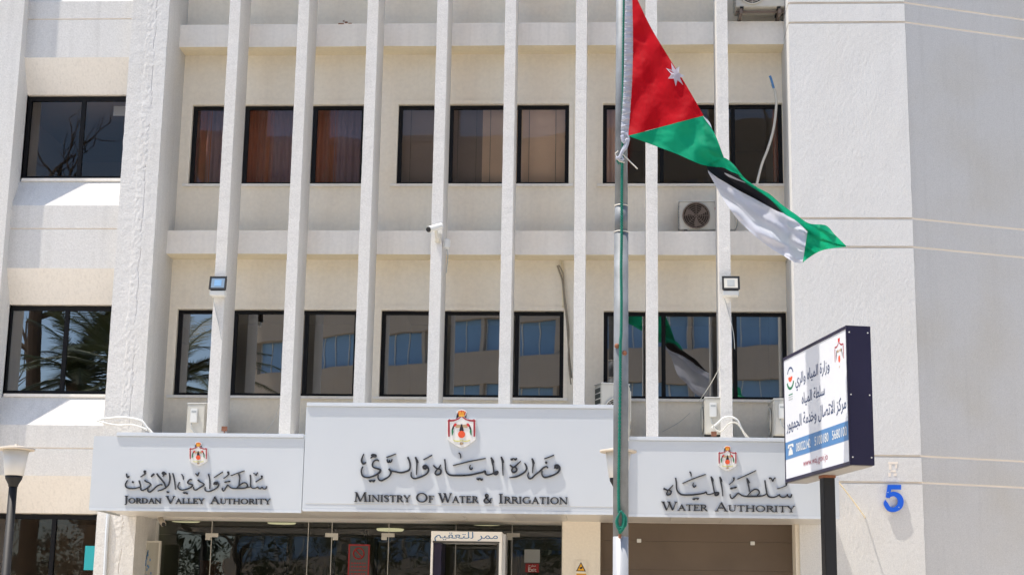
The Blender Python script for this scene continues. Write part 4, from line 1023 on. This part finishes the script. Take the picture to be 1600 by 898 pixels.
ct = root('unit_plinth', 'narrow concrete plinth behind the fascia carrying the lower air conditioners', 'plinth', (0, 26.5, zb3)); part('kerb_block', box(mx0+.01, mx1-.01, YL-.35, YL-.02, zb3-.2, Z(1099, 627, 26.55)-.625), M['ledge'], ct)

# ------------------------------------------------------------------ hoses, cables, rods
def cable(name, label, cat, pxs, Yd, r, mat, group=None):
    pts = crom([tuple(q) if len(q) == 3 else (q[0], q[1], Yd) for q in pxs], 8); bm = bmesh.new()
    tube(bm, [tuple(P(x, y, yy)) for x, y, yy in pts], r, 7); o = part(name, bm, mat, smooth=True); return tag(o, label, cat, group)
cable('hose', 'white hose looping across the foot of the wide left column', 'hose', [(151, 656), (165, 654), (190, 652), (208, 654), (222, 658), (229, 667), (236, 674), (243, 684)], 25.9, .022, M['wht'])
cable('hose', 'thin white hose below the looped hose on the left column', 'hose', [(151, 656), (162, 660), (185, 664), (205, 663), (226, 669), (229, 672)], 25.85, .014, M['wht'])
cable('hose', 'white hose curling from the unit behind the third last fin', 'hose', [(1112, 668), (1120, 662), (1130, 653), (1142, 651), (1152, 656), (1158, 668), (1166, 682)], 25.9, .017, M['wht'])
cable('hose', 'white hose arching in front of the last narrow fin', 'hose', [(1114, 663), (1118, 671), (1128, 673), (1138, 662), (1150, 660), (1160, 672), (1170, 684)], 25.85, .013, M['offw'])
cable('hose', 'small tangled white pipe at the base of the left end unit', 'hose', [(294, 662), (300, 672), (312, 668), (320, 662), (318, 676), (330, 682)], 26.2, .014, M['wht'])
cable('wire', 'thin wire sagging down to the left fascia top', 'wire', [(437, 632), (428, 655), (415, 674), (400, 681)], 26.6, .005, M['offw'])
cable('wire', 'thin wire rising from the end-on air conditioner to the last narrow fin', 'wire', [(1092, 627, 26.5), (1110, 600, 26.2), (1126, 571, 25.98)], 26, .006, M['offw'])
cable('wire', 'thin wire slanting down the wall behind the air conditioner', 'wire', [(1035, 674), (1060, 660), (1078, 645)], 27.1, .005, M['offw'])
cable('cable', 'pale frayed cable hanging beside the fifth fin', 'cable', [(871, 415), (874, 424), (879, 440), (882, 470), (886, 505), (889, 550), (893, 590)], 27.12, .016, M['oldc'])
cable('cable', 'second pale cable hanging loosely down the cream wall', 'cable', [(873, 414), (880, 428), (881, 450), (886, 490), (889, 520), (888, 560), (892, 600)], 27.08, .011, M['oldc'])
cable('conduit', 'short cream conduit stub above the hanging cables', 'conduit', [(875, 405), (879, 420), (880, 480)], 27.17, .02, M['creamd'])
cable('rope', 'pale rope hanging in front of the right window with a blue end', 'rope', [(1206, 132), (1211, 143), (1213, 165), (1209, 200), (1200, 232), (1190, 258), (1182, 290)], 26.6, .024, M['offw'])
cable('rope_end', 'blue tape on the top of the hanging rope', 'tape', [(1203, 119), (1205, 124), (1209, 138)], 26.58, .022, M['blue'])
cable('wire', 'thin wire running down the fin below the left floodlight', 'wire', [(333, 465), (337, 485), (342, 508), (346, 530)], 25.97, .005, M['grey'])
cable('wire', 'thin wire running down the fin below the right floodlight', 'wire', [(1132, 466), (1139, 490), (1146, 520), (1148, 545)], 25.97, .005, M['grey'])
cable('stay_rod', 'thin slanting stay rod from the canopy end to the corner wall', 'rod', [(1310, 752, 24.4), (1331, 779, 25.2), (1352, 808, 26.0)], 25, .012, M['creamd'])
cable('shadow_brace', 'short flat shadow-casting brace added unseen behind the right end of the canopy fascia', 'brace', [(1306, 700, 24.24), (1306, 745, 25.7)], 25, .03, M['cap'])  # hidden brace added to throw a diagonal shadow on the corner wall
cable('upright', 'pale grey downpipe on the lower left column', 'pipe', [(169.5, 798), (167, 830), (163.5, 898), (160, 960)], YF-.03, .03, M['cap'])  # thin pale grey tube standing for a bluish strip on the column

# ------------------------------------------------------------------ floodlights, cameras
def floodlight(px, py, label, lens):
    c = P(px, py, YF-.14); r = root('floodlight', label, 'floodlight', (c.x, c.y, c.z), 0, 'floodlights on the fins')
    tl = Matrix.Rotation(R_(-12), 4, 'X')
    def lp(n, b, mt, **k): b.transform(tl); return part(n, b, mt, r, world=False, **k)
    lp('housing', box(-.135, .135, 0, .07, -.105, .115, .01), M['blk'])
    bm = bmesh.new(); B(bm, -.145, .145, -.012, -.001, .10, .125); B(bm, -.145, .145, -.012, -.001, -.115, -.09); B(bm, -.145, -.12, -.012, -.001, -.089, .099); B(bm, .12, .145, -.012, -.001, -.089, .099); lp('rim', bm, M['blk'])
    lp('lens', box(-.112, .112, -.006, -.001, -.082, .092), lens)
    lp('reflector', box(-.06, .06, -.009, -.0065, -.05, .06), M['grey'] if lens is not M['ltgl'] else M['obl'])
    part('bracket', box(-.13, .13, -.02, .12, -.21, -.125, .01), M['wht'], r, world=False)
    part('bracket_arm', box(-.05, .05, .121, .145, -.2, .02), M['grey'], r, world=False)
    return r
floodlight(340.5, 442.5, 'black framed floodlight with sky reflection coloured into its lens on the first left fin', M['ltgl'])
floodlight(1142, 442.5, 'black framed floodlight with clear lens on the last right fin', M['offw'])
c = P(682, 360, YF-.15)
sc_ = root('security_camera', 'white bullet security camera on the fourth fin', 'camera', tuple(c))
a = P(670, 358.5, YF-.32); b = P(689, 353, YF-.06)
bm = bmesh.new(); tube(bm, [tuple(a), tuple(a.lerp(b, .1)), tuple(b)], [.052, .055, .052], 16); part('body', bm, M['wht'], sc_)
bm = bmesh.new(); d_ = (a-b).normalized(); tube(bm, [tuple(a+d_*.001), tuple(a+d_*.02)], .043, 16); part('lens', bm, M['blk'], sc_)
bm = bmesh.new(); tube(bm, [tuple(b.lerp(a, .4)+Vector((0, .0, -.05))), tuple(P(683, 371, YF-.12)), tuple(P(685, 376, YF-.02))], .028, 10); part('mount_arm', bm, M['offw'], sc_)
part('mount_base', box(P(680, 378, YF).x, P(690, 378, YF).x, YF-.05, YF-.002, Z(680, 379, YF), Z(680, 366, YF), .008), M['offw'], sc_)
q = P(698.5, 381, YF+.1); jb = root('junction_box', 'small round junction box on the side of the fourth fin', 'junction box', tuple(q))
part('box_body', box(q.x-.05, q.x+.05, q.y-.06, q.y+.06, q.z-.09, q.z+.09, .025), M['wht'], jb)
bm = bmesh.new(); tube(bm, crom([(q.x, q.y, q.z-.09), (q.x+.02, q.y, q.z-.2), (q.x+.01, q.y, q.z-.35), (q.x, q.y, q.z-.5)], 4), .008, 6); part('box_cable', bm, M['grey'], jb)
c = P(253, 814, YF+.5); s2 = root('security_camera', 'small dark dome camera under the canopy beside the left column', 'camera', tuple(c))
bm = bmesh.new(); tube(bm, [tuple(c+Vector((-.05, .08, .05))), tuple(c+Vector((.05, -.08, -.05)))], .045, 14); part('body', bm, M['lampc'], s2)
bm = bmesh.new(); tube(bm, [tuple(c+Vector((.051, -.081, -.051))), tuple(c+Vector((.058, -.092, -.058)))], .035, 14); part('lens', bm, M['blk'], s2)
bm = bmesh.new(); tube(bm, [tuple(c+Vector((-.05, .06, .05))), tuple(c+Vector((-.09, .1, .11)))], .02, 8); part('mount_arm', bm, M['rust'], s2)
# little rusty floodlight stand on the right fascia and one on the left
for px, py, lb in ((1115.5, 681, 'small rusty spotlight standing on the right fascia top'), (350.5, 673, 'small rusty box standing on the left fascia top')):
    c = P(px, py, YC+.2); r = root('spotlight', lb, 'spotlight', tuple(c)); part('lamp_box', box(-.04, .04, -.03, .03, .0, .07), M['rust'], r, world=False)
    part('stand', box(-.008, .008, -.008, .008, -.12, -.001), M['rust'], r, world=False); part('foot', box(-.06, .06, -.01, .01, -.13, -.121), M['rust'], r, world=False)

# ------------------------------------------------------------------ entrance things
YA = 26.2
gl_, gr_ = X(673, 860, YA), X(784, 860, YA); gt = Z(730, 829.5, YA)
ga = root('walk_through_gate', 'white walk-through sanitising gate with blue Arabic heading at the entrance', 'gate', ((gl_+gr_)/2, YA, FLOOR))
hw = (gr_-gl_)/2; gh_ = gt-FLOOR
part('post', box(-hw, -hw+.035, 0, .75, 0, gh_-.171), M['gatew'], ga, world=False); part('post', box(hw-.045, hw, 0, .75, 0, gh_-.171), M['gatew'], ga, world=False)
part('header', box(-hw, hw, 0, .75, gh_-.17, gh_, .006), M['gatew'], ga, world=False)
part('header_trim', box(-hw+.03, hw-.04, -.012, -.001, gh_-.185, gh_-.160), M['notg'], ga, world=False)
part('inner_panel', box(-hw+.04, -hw+.17, .05, .7, 0, gh_-.186), M['navy'], ga, world=False)
part('inner_panel', box(hw-.09, hw-.05, .1, .7, 0, gh_-.186), M['notg'], ga, world=False)
part('side_flange', box(hw+.001, hw+.05, .15, .7, 0, gh_-.03), M['sface'], ga, world=False)
fonttext(shape('ممر للتعقيم'), .15, M['blue'], ga, Matrix.Translation((0, -.003, gh_-.115)) @ Matrix.Rotation(math.pi/2, 4, 'X'), 'arabic_print', sx=1.5, thick=.0)
def sheet(name, label, cat, x0, x1, y0, y1, Yd, mat, th=.006):
    a = P(x0, y0, Yd); b = P(x1, y1, Yd); r = root(name, label, cat, ((a.x+b.x)/2, Yd, b.z)); part('sheet', box(a.x, b.x, Yd-th, Yd-.001, b.z, a.z), mat, r); return r, a, b
r, a, b = sheet('notice', 'tall red framed no smoking notice on the glass', 'notice', 545, 576, 849.5, 912, YG-.01, M['notg'])
w_ = .025
for nm, bb in (('border', box(a.x, b.x, YG-.022, YG-.0165, a.z-w_, a.z)), ('border', box(a.x, a.x+w_, YG-.022, YG-.0165, b.z, a.z-w_-.001)), ('border', box(b.x-w_, b.x, YG-.022, YG-.0165, b.z, a.z-w_-.001))): part(nm, bb, M['redn'], r)
bm = bmesh.new(); cc = P(560.5, 864, YG-.02); tube(bm, [(cc.x+.09*math.cos(s*.2618), YG-.02, cc.z+.09*math.sin(s*.2618)) for s in range(25)], .012, 5, False)
tube(bm, [(cc.x-.06, YG-.02, cc.z+.06), (cc.x+.06, YG-.02, cc.z-.06)], .011, 5); part('prohibition_mark', bm, M['redn'], r)
bm = bmesh.new()
for k in range(4):
    zk = Z(560, 880+k*5.5, YG-.02); xk = a.x+.05
    while xk < b.x-.06: l = random.uniform(.02, .05); B(bm, xk, min(xk+l, b.x-.04), YG-.020, YG-.0165, zk, zk+.02); xk += l+.015
part('small_print', bm, M['redn'], r)
sheet('notice', 'plain grey paper taped on the glass above the exit sign', 'notice', 819.5, 843.5, 857.5, 878.5, YG-.01, M['grey'])
r, a, b = sheet('exit_sign', 'small red exit sign with white lettering on the glass', 'sign', 821, 842, 879.5, 893.5, YG-.01, M['redn'])
fonttext('Exit', .09, M['wht'], r, Matrix.Translation((0, -.008, .012)) @ Matrix.Rotation(math.pi/2, 4, 'X'), 'sign_print', thick=.001)
fonttext(shape('مخرج'), .06, M['wht'], r, Matrix.Translation((0, -.008, .095)) @ Matrix.Rotation(math.pi/2, 4, 'X'), 'sign_print')
r, a, b = sheet('warning_sign', 'small white sign with yellow warning triangle on the beige pillar', 'sign', 899, 917, 875, 905, YF+.09, M['pill'], .01)
zc0 = lambda x, y: (P(x, y, YF+.07).x, P(x, y, YF+.07).z)
for nm, pts, mt, o_ in (('triangle_border', [(900, 891.5), (915.5, 892), (907.7, 877)], M['eblk'], .012), ('triangle', [(902.2, 890.4), (913.3, 890.8), (907.7, 879.5)], M['warn'], .014), ('symbol', [(905, 886), (911, 884), (909, 888), (906, 888)], M['eblk'], .016), ('lower_band', [(900.5, 895), (916, 895.4), (916, 903), (900.5, 902.5)], M['warn'], .013)):
    bm = bmesh.new(); plate(bm, [zc0(*q) for q in pts], YF+.09-o_, YF+.0795); part(nm, bm, mt, r)
# plaque on the return wall beside the left column
r, a, b = sheet('wall_plaque', 'grey marble plaque with a faded blue figure beside the left column', 'plaque', 219, 245, 847, 930, YF+.75, M['marb'], .05)
for x0_, x1_ in ((a.x-.03, a.x), (b.x, b.x+.03)): part('plaque_frame', box(x0_+.0005, x1_-.0005, YF+.68, YF+.75, b.z, a.z), M['offw'], r)
part('plaque_frame', box(a.x-.03, b.x+.03, YF+.68, YF+.75, a.z+.001, a.z+.03), M['offw'], r)
bm = bmesh.new(); s0 = P(231, 872, YF+.69)
for k in range(26):
    t = k/25; zz_ = s0.z+.12-t*.5; hw_ = .015+.07*min(1, t*1.6); xq = s0.x+random.uniform(-hw_, hw_); B(bm, xq-.008, xq+.008, YF+.693, YF+.6995, zz_-.02, zz_+.02)
part('figure', bm, M['blue'], r)
part('return_wall', box(cx1-.02, gx0-.051, YF+.76, YG+.1, 0, ztopg-.001), M['pill'], bld)
sheet('banner', 'thin teal sheet hanging beside the foot of the left column', 'banner', 133.5, 146, 852, 890, YF+.12, M['teal'])

# ------------------------------------------------------------------ curtains and blinds
def curtain(label, x0, x1, y0, y1, Yd, mat, cat='curtain'):
    a = P(x0, y0, Yd); b = P(x1, y1, Yd); n = max(12, int((b.x-a.x)/.02)); bm = bmesh.new(); vs = []
    for i in range(n+1):
        x = a.x+(b.x-a.x)*i/n; yy = Yd+.03*math.sin(x*52+math.sin(x*9)); vs.append((bm.verts.new((x, yy, b.z)), bm.verts.new((x, yy, a.z))))
    for p_, q_ in zip(vs, vs[1:]): bm.faces.new((p_[0], q_[0], q_[1], p_[1]))
    return tag(part('curtain', bm, mat, smooth=True), label, cat, 'curtains in the office windows')
YB = YW+.30
for x0, x1, mt, lb in ((296, 326, 'curt', 'brown curtain strip at the left of the upper left window'), (326, 352, 'curtm', 'dark mauve curtain behind the upper left window pane'), (384, 424, 'curt', 'brown curtain left half behind the second upper pane'),
                       (424, 458, 'curtm', 'dark mauve curtain behind the second upper pane'), (492, 524, 'curt', 'reddish brown curtain behind the third upper pane'), (524, 566, 'curtm', 'dark mauve curtain behind the third upper pane'),
                       (946, 966, 'curtp', 'pinkish curtain beside the flagpole behind the upper window'), (1206, 1217, 'curt', 'narrow brown curtain at the right end of the upper right window')):
    curtain(lb, x0, x1, 160, 294, YB+.12, M[mt])
def blind(label, x0, x1, y0, y1, Yd, mat):
    a = P(x0, y0, Yd); b = P(x1, y1, Yd); r = root('window_blind', label, 'blind', ((a.x+b.x)/2, Yd, b.z), 0, 'slatted blinds in the upper windows'); bm = bmesh.new(); z = b.z
    while z < a.z:
        vs = [bm.verts.new(c) for c in ((a.x, Yd+.010, z), (b.x, Yd+.010, z), (b.x, Yd-.012, z+.019), (a.x, Yd-.012, z+.019))]; bm.faces.new(vs); z += .026
    part('slats', bm, mat, r, kind='stuff')
    bm = bmesh.new()
    for f in (.22, .8): x = a.x+(b.x-a.x)*f; B(bm, x-.003, x+.003, Yd-.018, Yd-.014, b.z, a.z)
    part('cords', bm, M['notg'], r)
blind('dark slatted blind in the upper middle window left of the fourth fin', 626, 703, 164, 289, YB, M['blindd'])
blind('dark slatted blind in the upper middle window right of the fourth fin', 706, 753, 164, 289, YB, M['blindd'])
blind('beige slatted blind lit in the middle of the upper middle window', 755, 809, 164, 289, YB, M['blind'])
blind('wide beige slatted blind at the right of the upper middle window', 812, 882, 164, 289, YB, M['blind'])
for x0, x1, lb in ((299, 382, 'thin slatted blind before the brown curtain of the first upper pane'), (385, 489, 'thin slatted blind before the brown curtain of the second upper pane'), (492, 562, 'thin slatted blind before the brown curtain of the third upper pane')):
    blind(lb, x0, x1, 164, 289, YB-.02, M['curtm']) if False else None
a = P(178, 166, Yw2+.35); b = P(195, 181, Yw2+.35)
tag(part('paper_note', box(a.x, b.x, a.y, a.y+.01, b.z, a.z), M['grey']), 'pale paper note behind the upper left corner window', 'note')

# ------------------------------------------------------------------ across the street, seen in the glass
ob = root('stone_office_block', 'curved stone office block with blue window bands across the street', 'building', (14, -24, 0))
def arc(u, off=0):
    "plan of the curved front: u in metres along it"
    Rr = 60.; a = (u-20)/Rr; return (14+(Rr+off)*math.sin(a)+2, -24-60+(60+off)*math.cos(a)+0)
def arcwall(bm, u0, u1, z0, z1, o0, o1, n=10):
    pr = None
    for i in range(n+1):
        u = u0+(u1-u0)*i/n; q = [bm.verts.new((*arc(u, o), z)) for o, z in ((o0, z0), (o1, z0), (o1, z1), (o0, z1))]
        if pr:
            for k in range(4): bm.faces.new((pr[k], q[k], q[(k+1) % 4], pr[(k+1) % 4]))
        else: bm.faces.new(q)
        pr = q
    bm.faces.new(pr[::-1])
U0, U1, NF, FH = -21, 50, 7, 3.5
for k in range(NF):
    bm = bmesh.new(); arcwall(bm, U0, U1, 3.6+k*FH, 5.3+k*FH, -.5, .1, 30); part('stone_band', bm, M['ostone'], ob)
bm = bmesh.new(); arcwall(bm, U0, U1, .14, 3.59, -.9, -.5, 30); arcwall(bm, U0, U1, 3.6, 3.6+NF*FH-.2, -.9, -.51, 30); part('wall', bm, M['ostone'], ob)
for k in range(NF-1):
    for j in range(17):
        u = U0+1.2+j*4.1
        bm = bmesh.new(); arcwall(bm, u-.1, u+3.8, 5.31+k*FH, 7.09+k*FH, -.45, -.3, 3); wq = part('window', bm, M['obl'], ob)
        for fq in (-.05, .9, 1.85, 2.8, 3.75):
            bm = bmesh.new(); arcwall(bm, u+fq-.03, u+fq+.03, 5.32+k*FH, 7.08+k*FH, -.299, -.26, 1); part('frame', bm, M['wht'], wq)
    for j in range(18):
        u = U0-.0+j*4.1; bm = bmesh.new(); arcwall(bm, u+.9, u+1.1, 5.301+k*FH, 7.099+k*FH, -.5, .0, 1); part('pier', bm, M['ostone'], ob)
part('roof', box(-24, 44, -40, -30, 28, 28.4), M['ostone'], ob)

def palm(loc, h, n, label):
    r = root('palm_tree', label, 'palm tree', loc); rnd = random.Random(5)
    bm = bmesh.new(); tube(bm, [(0, 0, 0), (.05, .1, h*.4), (0, .2, h*.8), (0, .2, h)], [.32, .26, .24, .3], 12); part('trunk', bm, M['bark'], r, world=False)
    for k in range(n):
        az = 2*math.pi*k/n*1.618*2; el = rnd.uniform(-.3, 1.25); L = rnd.uniform(2.8, 3.9); pts = []
        p = Vector((0, .2, h)); d = Vector((math.cos(az)*math.cos(el), math.sin(az)*math.cos(el), math.sin(el)))
        bm = bmesh.new(); S = 14
        for s in range(S+1): pts.append(p.copy()); p = p+d*(L/S); d = (d+Vector((0, 0, -.085))).normalized()
        tube(bm, pts, [.035*(1-.8*s/S) for s in range(S+1)], 5)
        for s in range(2, S):
            for q in range(5):
                b0 = pts[s].lerp(pts[min(s+1, S)], q/5); t = (pts[min(s+1, S)]-pts[s-1]).normalized(); sd_ = t.cross(Vector((0, 0, 1))).normalized(); ll = .55*math.sin(math.pi*min(1, (s+.5)/S*.85+.12))+.1
                for sg in (1, -1):
                    e = b0+(sd_*sg*.8+t*.6+Vector((0, 0, -.15+rnd.uniform(-.1, .1)))).normalized()*ll
                    w2 = t*.022; bm.faces.new([bm.verts.new(c) for c in (b0-w2, b0+w2, e)])
        part('frond', bm, M['pgrn'], r, world=False)
palm((-14.6, 9.0, .14), 8.1, 46, 'date palm seen only mirrored in the left windows')
palm((-11.9, 13.0, .14), 7.5, 34, 'shorter date palm mirrored beside the wide left column') 
bt = root('bare_tree', 'bare branching tree seen mirrored in the upper left window', 'tree', (-16.6, 8.0, .14)); rnd = random.Random(3)
bm = bmesh.new(); tube(bm, [(0, 0, 0), (.1, 0, 5), (-.1, .1, 10), (.2, 0, 15)], [.3, .26, .2, .05], 10); part('trunk', bm, M['bark'], bt, world=False)
bm = bmesh.new()
def branch(p, d, L, r, dep):
    pts = [p]; q = p
    for s in range(5): d = (d+Vector([rnd.uniform(-.25, .25) for _ in range(3)])+Vector((0, 0, .04))).normalized(); q = q+d*(L/5); pts.append(q)
    tube(bm, pts, [r*(1-.15*i) for i in range(6)], 5)
    if dep:
        for i in (2, 3, 4, 5): branch(pts[i], (d+Vector([rnd.uniform(-.8, .8) for _ in range(3)])).normalized(), L*.6, r*.45, dep-1)
for z in (6.5, 8, 9, 10.2, 11.4, 12.6, 13.6, 14.4): branch(Vector((0, 0, z)), Vector((rnd.uniform(-1, 1), rnd.uniform(-1, 1), .45)).normalized(), 3.0, .09, 2)
part('branches', bm, M['bark'], bt, world=False)

# street trees across the road, mirrored in the ground floor glass
def leafy(loc, h, rad, label, seed):
    r = root('street_tree', label, 'tree', loc, 0, 'leafy trees across the street'); rnd = random.Random(seed)
    bm = bmesh.new(); tube(bm, [(0, 0, 0), (.08, .05, h*.3), (-.05, 0, h*.6), (0, .05, h*.85)], [.2, .16, .11, .04], 8)
    for k in range(7):
        a = k*2.4; z0 = h*(.28+.07*k); tube(bm, [(0, 0, z0), (math.cos(a)*rad*.4, math.sin(a)*rad*.4, z0+h*.1), (math.cos(a)*rad*.75, math.sin(a)*rad*.75, z0+h*.2)], [.07, .045, .02], 5)
    part('trunk', bm, M['bark'], r, world=False)
    bm = bmesh.new()
    cl = []
    for k in range(38):
        a = rnd.uniform(0, 6.28); q = rad*math.sqrt(rnd.random()); z = rnd.uniform(.28, 1.0)*h; q *= (1-.5*abs(z/h-.6)); cl.append((q*math.cos(a), q*math.sin(a), z, rnd.uniform(.35, .8)))
    for x, y, z, cr in cl:
        for i in range(110):
            d = Vector([rnd.gauss(0, 1) for _ in range(3)]).normalized()*cr*rnd.random()**.4; c = Vector((x, y, z))+d
            t = Vector([rnd.gauss(0, 1) for _ in range(3)]).normalized(); u = t.orthogonal().normalized(); l = rnd.uniform(.07, .14)
            bm.faces.new([bm.verts.new(v) for v in (c-t*l, c+u*l*.45, c+t*l, c-u*l*.45)])
    part('crown', bm, M['pgrn'], r, world=False, kind='stuff')
for k, (x, y, h, rd) in enumerate(((-25, -11, 8.2, 3.0), (-20, -11.5, 7.4, 2.8), (-15, -11, 8.4, 3.1), (-9.6, -11.8, 7.2, 2.7), (-4.6, -11.2, 7.8, 2.9), (1.2, -12, 7.0, 2.6))):
    leafy((x, y, .14), h, rd, ('leafy street tree mirrored at the far left of the ground floor glass', 'leafy street tree mirrored beside the far left one', 'tallest leafy street tree mirrored in the left glass door', 'leafy street tree mirrored between the glass doors',
          'leafy street tree mirrored behind the walk-through gate', 'smallest leafy street tree mirrored at the right end of the glass')[k], 11+k)

bm = bmesh.new()
for px, py, w_, h_ in ((533, 37.5, .10, .016), (541, 35.5, .05, .03), (547, 37, .06, .012), (537, 33.5, .03, .02)):
    c = P(px, py, YL); B(bm, c.x-w_/2, c.x+w_/2, YL-.006-w_*.05, YL+.002, c.z-h_/2, c.z+h_/2)
part('rust_stain', bm, M['rust'], bld, kind='stuff')
bm = bmesh.new()
for x0, x1, y0, y1 in ((1388, 1403, 721, 724.5), (1389, 1393, 725, 733), (1399, 1402, 725, 731), (1391, 1400, 734, 737), (1388, 1392, 738, 744), (1396, 1401, 739, 743)):
    a = P(x0, y0, YF); b = P(x1, y1, YF); B(bm, a.x, b.x, YF-.0035, YF+.002, b.z, a.z)
part('faded_mark', bm, M['groove'], bld, kind='stuff')
